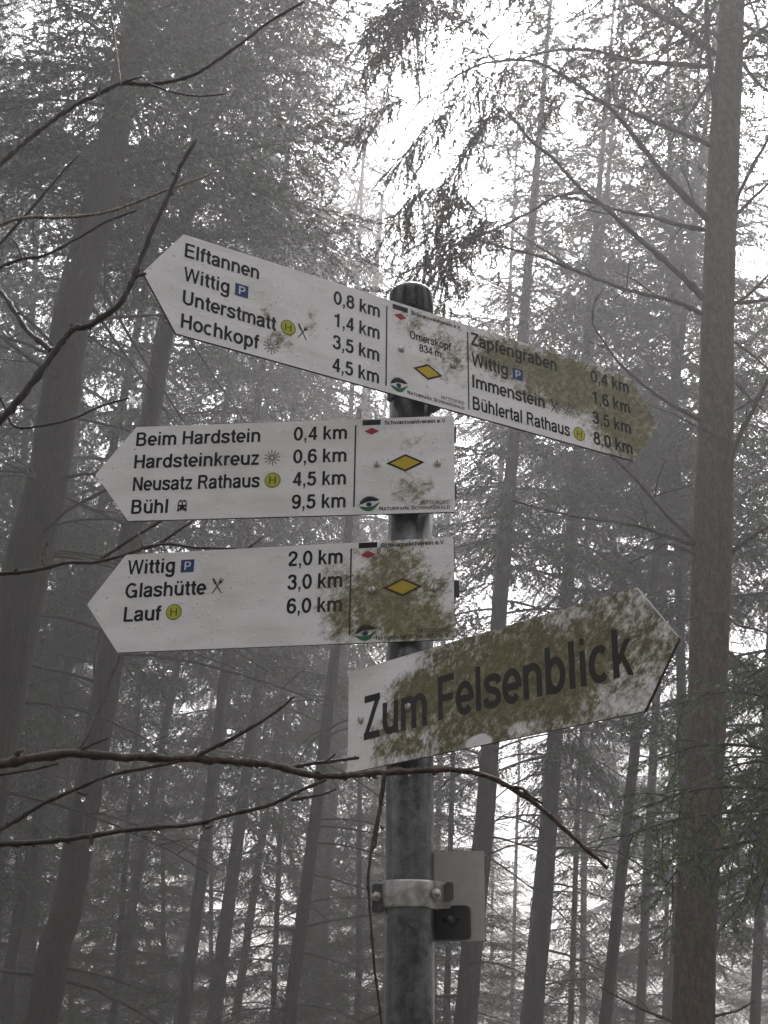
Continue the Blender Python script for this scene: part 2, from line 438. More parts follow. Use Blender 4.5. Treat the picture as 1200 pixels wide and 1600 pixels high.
def hexbolt(mb, p, axis, r, h, shaft=None, mi=0):
    a = Vector(axis).normalized(); p = Vector(p)
    mb.tube([p, p+a*h], r, 6, mi, True, False)
    mb.tube([p+a*h, p+a*(h+.0012)], [r*.8, r*.55], 12, mi)
    if shaft: mb.tube([p+a*h, p+a*(h+shaft)], r*.5, 12, mi)

def z_at(py):  # height on the pole front where the photograph shows pixel row py
    return at(645, py, PY-POLE_R).z
# lower pipe clamp with a small sign plate seen from behind
zc = z_at(1396); ch = (z_at(1374)-z_at(1418))/2
clamp = MB(); r1 = POLE_R+.0032
for a0, a1 in ((200, 372),):
    pass
n = 40; a0, a1 = R(150), R(395); ring = []
for k in range(n+1):
    a = a0+(a1-a0)*k/n
    ring.append((math.cos(a), math.sin(a)))
vs = []
for (cx_, sy_) in ring:
    for rr, zz in ((POLE_R+.0003, -ch), (r1, -ch), (r1+.0006, -ch*.82), (r1+.0006, ch*.82), (r1, ch), (POLE_R+.0003, ch)):
        vs.append((cx_*rr, sy_*rr, zc+zz))
fs = []
for k in range(n):
    for j in range(6): fs.append((k*6+j, (k+1)*6+j, (k+1)*6+(j+1) % 6, k*6+(j+1) % 6))
clamp.add(vs, fs, 0, True)
band = clamp.build('pipe_clamp', M['zinc'], post)
# right flange leading back to the plate, left flange with its nut
mb = MB()
fl = [(r1*.80, -.022), (r1+.002, -.014), (r1+.013, -.011)]
mb2 = MB()
mb2.add([(r1*.72, -.0235, zc-ch), (r1*.98, -.0135, zc-ch), (.0495, -.0095, zc-ch*.9), (.0495, -.0095, zc+ch*.9), (r1*.98, -.0135, zc+ch), (r1*.72, -.0235, zc+ch),
         (r1*.72, -.020, zc-ch), (r1*.98, -.0105, zc-ch), (.0495, -.006, zc-ch*.9), (.0495, -.006, zc+ch*.9), (r1*.98, -.0105, zc+ch), (r1*.72, -.020, zc+ch)],
        [(0,1,4,5), (1,2,3,4), (6,11,10,7), (7,10,9,8), (0,6,7,1), (1,7,8,2), (2,8,9,3), (3,9,10,4), (4,10,11,5)], 0)
mb2.build('flange', M['zinc'], band)
mb = MB(); hexbolt(mb, (.031, -.0205, zc+.001), (.35, -.94, 0), .0062, .0045, .004); mb.build('bolt', M['bolt_metal'], band)
mb = MB()
mb.prism(rrect(.0475, zc+.004, .011, .022, .004), -.019, -.0105); mb.prism(rrect(.0445, zc+.006, .003, .012, .0012), -.0225, -.0192)
mb.build('hook', M['dark_metal'], band)
mb = MB()
mb.prism(rrect(-.0385, zc-.004, .015, .034, .003), -.004, .004); mb.build('rear_flange', M['dark_metal'], band)
mb = MB(); hexbolt(mb, (-.0395, -.0042, zc-.002), (-.25, -.97, .05), .0058, .0045, .007); mb.build('nut', M['bolt_metal'], band)

# ------------------------------------------------------------------ direction signs
def mm(l): return [(x*.001, z*.001) for x, z in l]
def rounded(poly, r=.0035, n=4):
    """round the corners of a polygon"""
    out = []; m = len(poly)
    for i in range(m):
        p, a, b = Vector(poly[i]), Vector(poly[i-1]), Vector(poly[(i+1) % m])
        d1 = (a-p).normalized(); d2 = (b-p).normalized(); ang = d1.angle(d2); t = r/math.tan(ang/2)
        A, B = p+d1*t, p+d2*t
        for k in range(n+1):
            s = k/n; q = A*(1-s)**2+p*2*s*(1-s)+B*s*s; out.append((q.x, q.y))
    return out
FRONT = -.0015
LY = FRONT-.0003
def sign_root(o, yaw, tilt, label):
    rot = Matrix.Rotation(yaw, 3, 'Z') @ Matrix.Rotation(-tilt, 3, 'Y')
    e = empty('direction_sign', (o[0], o[1], o[2]+EYE), rot)
    tag(e, label, 'direction sign', 'hiking signs on the pole')
    return e
def screw(parent, x, z):
    mb = MB(); prof = [(.0001, 0)]
    hd = [(.0048, 0), (.0048, .0012), (.0042, .0024), (.0030, .0031), (.0001, .0034)]
    vs = []; n = 18
    for r_, h_ in hd:
        for k in range(n):
            a = 2*math.pi*k/n; vs.append((x+r_*math.cos(a), FRONT-.0004-h_, z+r_*math.sin(a)))
    fs = [(i*n+k, i*n+(k+1) % n, (i+1)*n+(k+1) % n, (i+1)*n+k) for i in range(4) for k in range(n)]
    mb.add(vs, fs, 0, True)
    s_ = mb.build('screw', M['bolt_metal'], parent)
    an = random.Random(int(x*1e5)).uniform(.9, 1.9); mb = MB()
    c, s2 = math.cos(an)*.0042, math.sin(an)*.0042
    bar(mb, x-c, z-s2, x+c, z+s2, .0011, FRONT-.0042)
    mb.build('slot', M['dark_metal'], s_)
def clamp_behind(parent, z, cx=0, w=.058, left=True, right=True):
    """dark clamp bar between board and pole"""
    mb = MB(); mb.box(cx-w, cx+w, .0030, .0075, z-.011, z+.011)
    for s in (-1, 1): mb.box(cx+s*.0355-.003, cx+s*.0355+.003, .0077, .040, z-.010, z+.010)
    mb.tube([(cx-.049, .0078, z), (cx-.049, .024, z)], .005, 6, 0, True, False)
    mb.tube([(cx+.049, .0078, z), (cx+.049, .024, z)], .005, 6, 0, True, False)
    mb.build('clamp', M['dark_metal'], parent)
def p_symbol(parent, x, z, ik):
    mb = MB(); mb.sheet(rrect(x, z, .0188, .0182, .0006), LY); q = mb.build('parking_symbol', ik['blue'], parent)
    mb = MB(); text(mb, 'P', x-.0042, x+.0050, z-.0056, .0118, LY-.0002, .9); mb.build('letter', ik['white'], q)
def h_symbol(parent, x, z, ik):
    mb = MB(); disc(mb, x, z, .0112, LY, 0); disc(mb, x, z, .0100, LY-.00015, 1)
    q = mb.build('bus_stop_symbol', [ik['green'], ik['yellow']], parent)
    mb = MB(); text(mb, 'H', x-.0050, x+.0050, z-.0054, .0108, LY-.0003, .72); mb.build('letter', ik['green'], q)
def fork_symbol(parent, x, z, ik):
    mb = MB()
    bar(mb, x+.0062, z-.0105, x-.0020, z+.0030, .0014, LY); bar(mb, x-.0018, z+.0027, x-.0066, z+.0108, .0026, LY-.00004)
    bar(mb, x-.0066, z-.0105, x+.0030, z+.0042, .0014, LY-.00008)
    bar(mb, x+.0024, z+.0038, x+.0058, z+.0022+.0042, .0030, LY-.00012)
    for k in (-1, 0, 1):
        ox, oz = k*.0017, -k*.0011
        bar(mb, x+.0040+ox, z+.0050+oz, x+.0066+ox, z+.0100+oz, .0009, LY-.00016)
    mb.build('restaurant_symbol', ik['black'], parent)
def star_symbol(parent, x, z, ik):
    mb = MB()
    for k in range(12):
        a = R(30*k+5); r2 = .0118 if k % 2 else .0112
        bar(mb, x+.0022*math.cos(a), z+.0022*math.sin(a), x+r2*math.cos(a), z+r2*math.sin(a), .00105, LY)
    mb.build('viewpoint_symbol', ik['black'], parent)
def train_symbol(parent, x, z, ik):
    mb = MB(); mb.sheet(rounded(mm([(x*1e3-6.4, z*1e3-5.5), (x*1e3+6.4, z*1e3-5.5), (x*1e3+6.4, z*1e3+4), (x*1e3+4, z*1e3+8.4), (x*1e3-4, z*1e3+8.4), (x*1e3-6.4, z*1e3+4)]), .0016), LY)
    bar(mb, x-.0052, z-.0086, x-.0052, z-.0056, .0026, LY-.00003); bar(mb, x+.0052, z-.0086, x+.0052, z-.0056, .0026, LY-.00003)
    bar(mb, x-.0072, z-.0066, x+.0072, z-.0066, .0012, LY-.00006)
    q = mb.build('railway_symbol', ik['black'], parent)
    mb = MB(); mb.sheet(rrect(x-.0028, z+.0030, .0040, .0042, .0008), LY-.0002); mb.sheet(rrect(x+.0028, z+.0030, .0040, .0042, .0008), LY-.0002)
    disc(mb, x-.0040, z-.0028, .0011, LY-.0002, 0, 12); disc(mb, x+.0040, z-.0028, .0011, LY-.0002, 0, 12)
    mb.sheet(rrect(x, z+.0067, .0042, .0009, .0003), LY-.0002)
    mb.build('window', ik['white'], q)
def diamond(parent, x, z, hw, hh, ik):
    mb = MB(); mb.sheet([(x-hw, z), (x, z-hh), (x+hw, z), (x, z+hh)], LY, 0)
    k = 1-.0031/hh; mb.sheet([(x-hw*k, z), (x, z-hh*k), (x+hw*k, z), (x, z+hh*k)], LY-.0002, 1)
    mb.build('yellow_diamond', [ik['black'], ik['gold']], parent)
def eye_emblem(parent, x, z, ik):
    """eye with spiky black lashes, blue iris and a green lower lid; about 30 x 23 mm"""
    mb = MB(); s = .001
    lash = [(-15, -2.5), (-11.5, 2.2), (-12.6, 3.6), (-10.2, 4.0), (-10.6, 6.2), (-8.2, 6.0), (-8.4, 8.6), (-5.9, 7.6), (-5.4, 10.4), (-3.4, 8.6), (-2.2, 11.2), (-.6, 8.9), (1.2, 11.3), (2.1, 8.7), (4.4, 10.6), (4.7, 8.0), (7.4, 9.2), (7.4, 6.9), (10.4, 7.4), (10.2, 5.2), (15, 4.6), (9, 2.8), (3, 2.9), (-4, 1.8), (-9, -.6)]
    top = [(-15,-2.5), (-9,-.6), (-4,1.8), (3,2.9), (9,2.8), (15,4.6)]
    # lashes as a strip of quads between upper outline and lid
    lid = lambda t: np.array([np.interp(t, np.linspace(0, 1, 6), [p[0] for p in top]), np.interp(t, np.linspace(0, 1, 6), [p[1] for p in top])])
    upl = lash[:21]
    for i in range(len(upl)-1):
        a, b_ = lid(i/20), lid((i+1)/20)
        mb.sheet([(x+a[0]*s, z+a[1]*s), (x+b_[0]*s, z+b_[1]*s), (x+upl[i+1][0]*s, z+upl[i+1][1]*s), (x+upl[i][0]*s, z+upl[i][1]*s)], LY-1e-5*(i % 2), 0)
    lo = catmull([(-14.5,-4.2), (-9,-9), (-2,-11.6), (5,-10.2), (10,-5), (15,1.6)], 4)
    hi = catmull([(-14.5,-4.2), (-9,-4.6), (-2,-5.4), (5,-4.0), (10,-.8), (15,1.6)], 4)
    for i in range(len(lo)-1):
        mb.sheet([(x+q[0]*s, z+q[1]*s) for q in (lo[i], lo[i+1], hi[i+1], hi[i])], LY-1e-5*(i % 2), 1)
    disc(mb, x-.0005, z-.0018, .0040, LY-.0001, 2, 20, .0032); disc(mb, x-.0005, z-.0018, .0017, LY-.0002, 0, 12)
    mb.build('eye_emblem', [ik['black'], ik['leaf'], ik['blue']], parent)
def inks(spec, keep=.55):
    return {'black': ink('black_ink', (.007, .0065, .007), spec, keep), 'blue': ink('blue_ink', (.018, .050, .17), spec, keep*.6),
            'green': ink('green_ink', (.03, .11, .03), spec, keep*.6), 'yellow': ink('yellow_ink', (.46, .44, .045), spec, keep*.7),
            'gold': ink('gold_ink', (.50, .36, .022), spec, keep*.75), 'red': ink('red_ink', (.33, .022, .045), spec, keep*.6),
            'white': ink('white_ink', (.66, .65, .66), spec, keep), 'leaf': ink('leaf_ink', (.022, .13, .055), spec, keep*.6)}
def row(parent, s, x0, x1, z, cap, ik, bold=1.0, caps2=None, name='lettering'):
    mb = MB(); text(mb, s, x0*.001, x1*.001, z*.001, cap*.001, LY, bold, 0, caps2)
    return mb.build(name, ik['black'], parent)
def divider(parent, x, z0, z1, ik):
    mb = MB(); bar(mb, x*.001, z0*.001, x*.001, z1*.001, .0021, LY); mb.build('divider_line', ik['black'], parent)
def plaque(parent, ik, dx=0, dz=0, diag=True):
    """club and park marks shared by three boards, offsets in mm"""
    mb = MB(); mb.sheet(rrect((-54+dx)*.001, (64.7+dz)*.001, .0252, .0078, .0004), LY)
    q = mb.build('nameplate', ik['black'], parent)
    row(parent, 'Schwarzwaldverein e.V.', -36+dx, 49.5+dx, 60.8+dz, 5.8, ik, 1.12)
    mb = MB(); x, z = (-53.5+dx)*.001, (51.5+dz)*.001
    mb.sheet([(x-.0105, z), (x, z-.0053), (x+.0105, z), (x, z+.0053)], LY); mb.build('red_diamond', ik['red'], parent)
    row(parent, 'NATURPARK SCHWARZWALD', -41.5+dx, 53+dx, -66+dz, 5.8, ik, 1.0, .82)
    row(parent, 'MITTE/NORD', 14+dx, 53+dx, -58.7+dz, 5.2, ik, .72)
    eye_emblem(parent, (-55.2+dx)*.001, (-55.0+dz)*.001, ik)

# --- top board, arrows at both ends
S1 = ([(.160, .036, .090, .036, .95), (.25, .028, .11, .052, 1.15), (.36, .0, .07, .085, 1.1), (.10, .035, .045, .03, .55), (.035, .02, .035, .05, .35), (-.02, .045, .03, .025, .35), (-.228, -.040, .020, .016, .46), (-.255, -.005, .010, .018, .32), (-.185, .000, .009, .018, .32)],
      [(.16, -.058, .10, .026, .8), (.02, -.058, .10, .02, .3)], .92, 40, 1.62)
sg1 = sign_root((.05972, 1.61283, .8613), .53716, .00092, 'top white double-ended sign with names on both sides and brown grime at right')
b1 = board_mat('top_board_paint', S1)
mb = MB(); mb.prism(rounded(mm([(-375.5,-72.4),(373.6,-72.4),(426.3,0),(373.6,72.4),(-375.5,72.4),(-424.7,0)])), FRONT, .0026, 0, 1)
mb.build('sign_board', [b1, M['board_edge']], sg1)
k1 = inks(S1, .10)
for s, x0, x1, z in (('Elftannen',-372,-266.5,40), ('Wittig',-370,-307.5,5.2), ('Unterstmatt',-370,-239.5,-28.6), ('Hochkopf',-370,-262.6,-62.5),
                     ('0,8 km',-153,-81,39), ('1,4 km',-152.5,-81,4.8), ('3,5 km',-152.5,-81,-29.3), ('4,5 km',-152.5,-81,-63.3),
                     ('Zapfengraben',73.5,229.4,41.3), ('Wittig',74.5,137.7,8), ('Immenstein',74,203.7,-27.2), ('Bühlertal Rathaus',74,248.7,-61.8),
                     ('0,4 km',295.7,370.7,41.9), ('1,6 km',295.7,370.5,6.5), ('3,5 km',295,369.5,-28.2), ('8,0 km',295,370,-62.4)):
    row(sg1, s, x0, x1, z, 20.6, k1)
row(sg1, 'Omerskopf', -31.2, 37.6, 21.2, 12.4, k1, .95); row(sg1, '834 m', -15.4, 21.2, 5.0, 12.0, k1, .95)
p_symbol(sg1, -.2901, .0157, k1); h_symbol(sg1, -.2208, -.0183, k1); fork_symbol(sg1, -.1995, -.0187, k1); star_symbol(sg1, -.2444, -.0531, k1)
p_symbol(sg1, .1557, .0155, k1); fork_symbol(sg1, .2218, -.0193, k1); star_symbol(sg1, .2496, -.0183, k1); h_symbol(sg1, .2667, -.0533, k1)
divider(sg1, -69.5, -63.5, 61, k1); divider(sg1, 67.3, -64, 60.5, k1)
plaque(sg1, k1, 6.5, -.6); diamond(sg1, -.0012, -.0235, .0248, .0125, k1)
screw(sg1, -.0452, -.0005); screw(sg1, .0408, -.0012)
clamp_behind(sg1, -.052, -.004); clamp_behind(sg1, .030, -.004)
# --- second board
S2 = ([(.006, -.038, .030, .022, .62), (-.002, .035, .020, .020, .30), (.018, -.055, .03, .012, .45)], [], .85, 35, 1.72)
sg2 = sign_root((.0353, 1.60696, .69428), -.11096, -.00159, 'clean white left-pointing sign whose top row reads Beim Hardstein')
b2 = board_mat('second_board_paint', S2)
mb = MB(); mb.prism(rounded(mm([(-387.2,-70.7),(59.7,-70.7),(59.7,70.7),(-387.2,70.7),(-439.7,0)])), FRONT, .0026, 0, 1)
mb.build('sign_board', [b2, M['board_edge']], sg2); k2 = inks(S2, .3)
for s, x0, x1, z in (('Beim Hardstein',-385.5,-209,41.2), ('Hardsteinkreuz',-385.5,-209.8,7), ('Neusatz Rathaus',-384.5,-207.2,-26.7), ('Bühl',-384,-332.3,-60.6),
                     ('0,4 km',-161,-88,41.2), ('0,6 km',-160.5,-88,7.1), ('4,5 km',-160,-88,-26.5), ('9,5 km',-160,-87.7,-60)):
    row(sg2, s, x0, x1, z, 20.6, k2)
star_symbol(sg2, -.191, .0166, k2); h_symbol(sg2, -.1889, -.017, k2); train_symbol(sg2, -.3129, -.0503, k2)
divider(sg2, -76, -60, 61.5, k2); plaque(sg2, k2); diamond(sg2, -.007, .0025, .0264, .013, k2)
screw(sg2, -.0457, .0014); screw(sg2, .037, 0)
clamp_behind(sg2, -.040, .004); clamp_behind(sg2, .045, .004)
# --- third board
S3 = ([(-.030, -.010, .060, .060, 1.0), (.020, -.045, .065, .035, 1.0), (-.085, -.030, .030, .045, .75), (-.100, .020, .020, .030, .45), (-.02, .04, .06, .03, .7), (.03, .01, .05, .06, .55)],
      [(-.054, .066, .02, .006, .4), (.045, .035, .025, .03, .55), (.055, -.02, .012, .04, .35), (-.062, .038, .014, .012, .35)], .95, 33, 1.66)
sg3 = sign_root((.03142, 1.60662, .51619), -.19251, -.00209, 'white left-pointing sign with three names, Wittig on top, and brown algae over its right end')
b3 = board_mat('third_board_paint', S3)
mb = MB(); mb.prism(rounded(mm([(-393.6,-69.4),(61.8,-69.4),(61.8,69.4),(-393.6,69.4),(-444.1,0)])), FRONT, .0026, 0, 1)
mb.build('sign_board', [b3, M['board_edge']], sg3); k3 = inks(S3, .3)
for s, x0, x1, z in (('Wittig',-388.5,-321.4,40.2), ('Glashütte',-389,-275.8,6.6), ('Lauf',-389,-337,-26.9),
                     ('2,0 km',-160.8,-87.3,40.6), ('3,0 km',-160.5,-87.1,7.6), ('6,0 km',-160.3,-86.7,-25.6)):
    row(sg3, s, x0, x1, z, 20.8, k3)
p_symbol(sg3, -.3035, .0514-.003, k3); fork_symbol(sg3, -.2594, .0177, k3); h_symbol(sg3, -.3182, -.0162, k3)
divider(sg3, -75.7, -58.7, 61.3, k3); plaque(sg3, k3, 1, -.3); diamond(sg3, -.0058, .0035, .0266, .0126, k3)
screw(sg3, -.0466, .0018); screw(sg3, .0356, .0002)
clamp_behind(sg3, .0, .006, .062); clamp_behind(sg3, .045, .004)
# --- fourth board, viewpoint sign
S4 = ([(.24, .0, .30, .12, .80), (.12, -.01, .12, .07, .60), (.06, .01, .09, .07, .8), (.03, -.045, .06, .02, .7)],
      [(.163, -.0635, .017, .0085, 2.6), (.375, -.045, .05, .03, .26), (.40, .02, .03, .05, .12), (-.01, .055, .07, .022, .8), (.30, .055, .05, .010, .35), (.24, -.06, .04, .012, .3), (-.072, 0, .035, .09, 1.2), (-.04, .03, .05, .05, .6)], .97, 38, 1.60)
sg4 = sign_root((.00892, 1.61869, .35703), -.86987, .00527, 'brown algae-covered right-pointing sign reading Zum Felsenblick at the bottom of the four')
b4 = board_mat('fourth_board_paint', S4, d1=(.080, .066, .020), d2=(.22, .19, .085))
mb = MB(); mb.prism(rounded(mm([(-80.5,-66.75),(406,-66.75),(455.5,0),(406,66.75),(-80.5,66.75)]), .004), FRONT, .0026, 0, 1)
mb.build('sign_board', [b4, M['board_edge']], sg4); k4 = inks(S4, .09)
row(sg4, 'Zum', -46, 73, -28.5, 56, k4, .98); row(sg4, 'Felsenblick', 94, 394, -26.2, 53.5, k4, .98)
screw(sg4, -.0535, -.0018); screw(sg4, .0398, -.0002)
clamp_behind(sg4, .0, .012, .05)

# small plate seen from behind, on the lower clamp
YB = PY+.045
pl = [at(x, y, YB) for x, y in ((655,1350),(755,1333),(755,1472),(655,1479))]
ctr = (pl[0]+pl[1]+pl[2]+pl[3])/4
W_, H_ = .110, (pl[1].z-pl[2].z)
plate = empty('small_sign', (pl[1].x-W_/2*math.cos(.32), YB-.005, (pl[1].z+pl[2].z)/2), Matrix.Rotation(-.36, 3, 'Z'))
tag(plate, 'small blank grey plate seen from behind, clamped low on the right side of the pole', 'sign plate')
mb = MB(); mb.prism(rounded([(-W_/2, -H_/2), (W_/2, -H_/2), (W_/2, H_/2), (-W_/2, H_/2)], .002), -.0012, .0024, 0, 1)
mb.build('plate', [M['grey_plate'], M['board_edge']], plate)
mb = MB(); mb.prism(rounded([(-.030, -.052), (.037, -.052), (.037, -.012), (-.030, -.012)], .006), -.0085, -.0016); br = mb.build('bracket', M['dark_metal'], plate)
mb = MB(); hexbolt(mb, (.014, -.0088, -.030), (0, -1, 0), .0065, .005, .004); mb.build('bolt', M['dark_metal'], br)
mb = MB(); mb.prism(rrect(.014, -.030, .022, .006, .002), -.0092, -.0087); mb.build('slot', M['black_plastic'], br)

# ------------------------------------------------------------------ conifers
rng = np.random.default_rng(7)
def unit(v): return v/np.maximum(np.linalg.norm(v, axis=-1, keepdims=True), 1e-9)

def twig_template(n, w, ln, rngl, flat=.55):
    """one needled shoot along +x, length 1: returns triangles (m,3,3)"""
    T = []
    for k in range(n):
        t = .06+.94*k/(n-1)
        side = 1 if k % 2 else -1
        a = side*(1.05+rngl.uniform(-.35, .35)); el_ = rngl.normal(0, flat)
        base = np.array((t, 0, -.10*t*t))
        d = np.array((math.cos(a)*.9+.25, math.sin(a)*math.cos(el_), math.sin(el_)*.8)); d /= np.linalg.norm(d)
        l = ln*rngl.uniform(.75, 1.2)*(1-.35*t)
        q = np.cross(d, rngl.normal(size=3)); q /= np.linalg.norm(q)
        T.append([base-q*w/2, base+q*w/2, base+d*l])
    T.append([(0, -.010, 0), (0, .010, 0), (1.02, 0, -.1)]); T.append([(0, 0, -.010), (0, 0, .010), (1.02, 0, -.1)])
    return np.array(T, float)

def place_twigs(tmpls, pos, dirs, upv, size, rngl):
    """copy shoot templates onto positions; returns (k,3,3) triangles"""
    x = unit(dirs); z = upv - x*np.sum(upv*x, -1, keepdims=True); z = unit(z+1e-6); y = np.cross(z, x)
    Rm = np.stack([x, y, z], -1)*size[:, None, None]
    out = []
    idx = rngl.integers(0, len(tmpls), len(pos))
    for i, t in enumerate(tmpls):
        s = np.where(idx == i)[0]
        if not len(s): continue
        out.append((np.einsum('nij,mkj->nmki', Rm[s], t)+pos[s][:, None, None, :]).reshape(-1, 3, 3))
    return np.concatenate(out)

def mesh_from(tris, quads, mats, name):
    """tris (n,3,3) needles -> material 0; quads (m,4,3) wood -> material 1"""
    n, m = len(tris), len(quads)
    v = np.concatenate([tris.reshape(-1, 3), quads.reshape(-1, 3)]) if m else tris.reshape(-1, 3)
    me = bpy.data.meshes.new(name); me.vertices.add(len(v)); me.vertices.foreach_set('co', v.astype(np.float32).ravel())
    me.loops.add(len(v)); me.loops.foreach_set('vertex_index', np.arange(len(v), dtype=np.int32))
    me.polygons.add(n+m)
    ls = np.concatenate([np.arange(n)*3, n*3+np.arange(m)*4]).astype(np.int32)
    me.polygons.foreach_set('loop_start', ls)
    me.polygons.foreach_set('material_index', np.concatenate([np.zeros(n, np.int32), np.ones(m, np.int32)]))
    for mt_ in mats: me.materials.append(mt_)
    me.update(calc_edges=True); me.validate()
    return me

def strip_tube(P, rad, k=4):
    """quads of a k-sided tube along points P"""
    P = np.asarray(P, float); t = unit(np.gradient(P, axis=0)); a = np.cross(t, (0.123, .31, .94)); a = unit(a); b = np.cross(t, a)
    ang = np.arange(k)*2*math.pi/k
    ring = P[:, None]+(a[:, None]*np.cos(ang)[None, :, None]+b[:, None]*np.sin(ang)[None, :, None])*np.asarray(rad)[:, None, None]
    A = ring[:-1]; B = ring[1:]
    return np.stack([A, np.roll(A, -1, 1), np.roll(B, -1, 1), B], 2).reshape(-1, 4, 3)

TW = [twig_template(18, .075, .16, rng, .45) for _ in range(6)]     # distant shoots: tufts of needles
TWN = [twig_template(30, .050, .15, rng, .5) for _ in range(6)]   # near shoots: single needles
TWF = [twig_template(46, .040, .17, rng, .3) for _ in range(6)]   # flat fresh shoots

def bough(p0, az, L, pitch, rngl, dens=1.0, droop=.55, sec_gap=.17, tw_gap=.085, tw_len=(.16, .30), bare=.18, TWs=None):
    """one spruce bough: arrays of twig positions, directions, sizes and wood quads"""
    n = 9; s = np.linspace(0, 1, n)
    h = np.array((math.cos(az), math.sin(az), 0)); sd_ = np.array((-h[1], h[0], 0))
    zz = L*(math.tan(pitch)*s - droop*s**1.8*.6 + droop*.28*s**4)
    wob = np.cumsum(rngl.normal(0, .02*L, n))*s
    P = p0+h*(L*s)[:, None]*(1-.12*droop)+np.array((0, 0, 1))*zz[:, None]+sd_*wob[:, None]
    pos, dr, sz, wood = [], [], [], [strip_tube(P, (.010+.008*L)*(1-.85*s), 4)]
    def pt(t): 
        return np.array([np.interp(t, s, P[:, i]) for i in range(3)])
    t = bare+rngl.uniform(0, .05)
    k = 0
    while t < 1:
        b = pt(t); side = 1 if k % 2 else -1; k += 1
        l2 = (.24*L*(1-t)**.8*(.5+t)+.14)*rngl.uniform(.65, 1.25)
        fwd = rngl.uniform(.5, .9)
        d = h*fwd+sd_*side*rngl.uniform(.7, 1.0)+np.array((0, 0, rngl.uniform(-.55, -.05)*droop*1.6))
        d /= np.linalg.norm(d)
        m = 4; ss = np.linspace(0, 1, m)
        Q = b+d*(l2*ss)[:, None]+np.array((0, 0, -1))*(.35*droop*l2*ss**2)[:, None]
        wood.append(strip_tube(Q, .006*(1-.8*ss)+.0015, 3))
        c = int(max(2, l2/tw_gap*dens))
        for j in range(c):
            u = (j+.6)/c; q = np.array([np.interp(u, ss, Q[:, i]) for i in range(3)])
            for sg in ((1, -1) if rngl.random() < .8 else (1,)):
                yv = np.cross((0, 0, 1), d); yv /= max(np.linalg.norm(yv), 1e-6)
                dd = d*rngl.uniform(.5, .9)+yv*sg*rngl.uniform(.35, .9)+np.array((0, 0, -rngl.uniform(.1, .9)*droop))
                pos.append(q); dr.append(dd); sz.append(rngl.uniform(*tw_len)*(1.1-.4*u))
        pos.append(Q[-1]); dr.append(d+np.array((0, 0, -.4*droop))); sz.append(rngl.uniform(*tw_len))
        t += sec_gap/L*rngl.uniform(.7, 1.4)
    pos.append(P[-1]); dr.append(P[-1]-P[-2]); sz.append(tw_len[1])
    return pos, dr, sz, wood

def crown_mesh(seed, H=18., Rb=3.0, z0=0., whorl=.60, per=5, dens=1.0, droop=.6, name='crown', mats=None, gapprob=.12):
    """crown from height 0 (its base) to H, trunk axis along z"""
    rngl = np.random.default_rng(seed)
    pos, dr, sz, wood = [], [], [], []
    z = 0.; 
    while z < H-.3:
        f = z/H
        Lb = Rb*((1-f)**.8)*(.72+.28*min(1, f*6))+.25
        n = per if f < .75 else 4
        a0 = rngl.uniform(0, 6.28)
        for k in range(n):
            if rngl.random() < gapprob: continue
            az = a0+6.283*k/n+rngl.normal(0, .25)
            l = Lb*rngl.uniform(.65, 1.18)
            r = bough(np.array((0, 0, z+rngl.normal(0, .1))), az, l, R(4+35*f+rngl.normal(0, 6)), rngl, dens, droop*rngl.uniform(.7, 1.3), sec_gap=.19, tw_gap=.12, tw_len=(.28, .58), bare=.07)
            pos += r[0]; dr += r[1]; sz += r[2]; wood += r[3]
        z += whorl*rngl.uniform(.75, 1.3)
    pos = np.array(pos); dr = np.array(dr); sz = np.array(sz)
    upv = np.tile((0., 0, 1), (len(pos), 1))+rngl.normal(0, .35, (len(pos), 3))
    tr = place_twigs(TW, pos, dr, upv, sz, rngl); print('CROWN', seed, len(pos), len(tr))
    return mesh_from(tr, np.concatenate(wood), mats or [M['needles'], M['dead_wood']], name)

def trunk_path(pts, Y):
    """pixel centreline (x, y, width) -> 3-D points and radii on the plane y = Y"""
    pts = sorted(pts, key=lambda p: -p[1])
    return [at(p[0], p[1], Y) for p in pts], [pxr(p[0], p[1], Y, p[2]) for p in pts]
def make_trunk(name, pts, Y, top, parent_loc, mat, seed, n=20, rough=.03, keep=False):
    """trunk mesh relative to its base, continued down to the ground and up to height top"""
    P, r = trunk_path(pts, Y); rl = random.Random(seed)
    d = (P[-1]-P[0]).normalized(); d0 = (P[1]-P[0]).normalized() if keep else d
    base = P[0]-d0*((P[0].z+.3)/d0.z); rb = r[0]*(1+.10*(P[0].z/4))
    pp = [base]; rr = [rb*1.35]
    pp.append(base+d0*.5); rr.append(rb*1.08)
    for p, q in zip(P, r): pp.append(p); rr.append(q)
    if P[-1].z < top:
        k = (top-P[-1].z)/d.z; pp.append(P[-1]+d*k*.5); rr.append(r[-1]*.5+.012); pp.append(P[-1]+d*k); rr.append(.012)
    seq = catmull([(*p, q) for p, q in zip(pp, rr)], 6)
    mb = MB(); P2 = []; R2 = []
    for i, q in enumerate(seq):
        P2.append(Vector(q[:3])-parent_loc+Vector((rl.uniform(-1, 1), rl.uniform(-1, 1), 0))*q[3]*rough)
        R2.append(max(.006, q[3])*(1+rl.uniform(-1, 1)*rough))
    mb.tube(P2, R2, n)
    return mb, d
def tree_base(pts, Y):
    P, r = trunk_path(pts, Y); d = (P[-1]-P[0]).normalized()
    return P[0]-d*(P[0].z/d.z), d

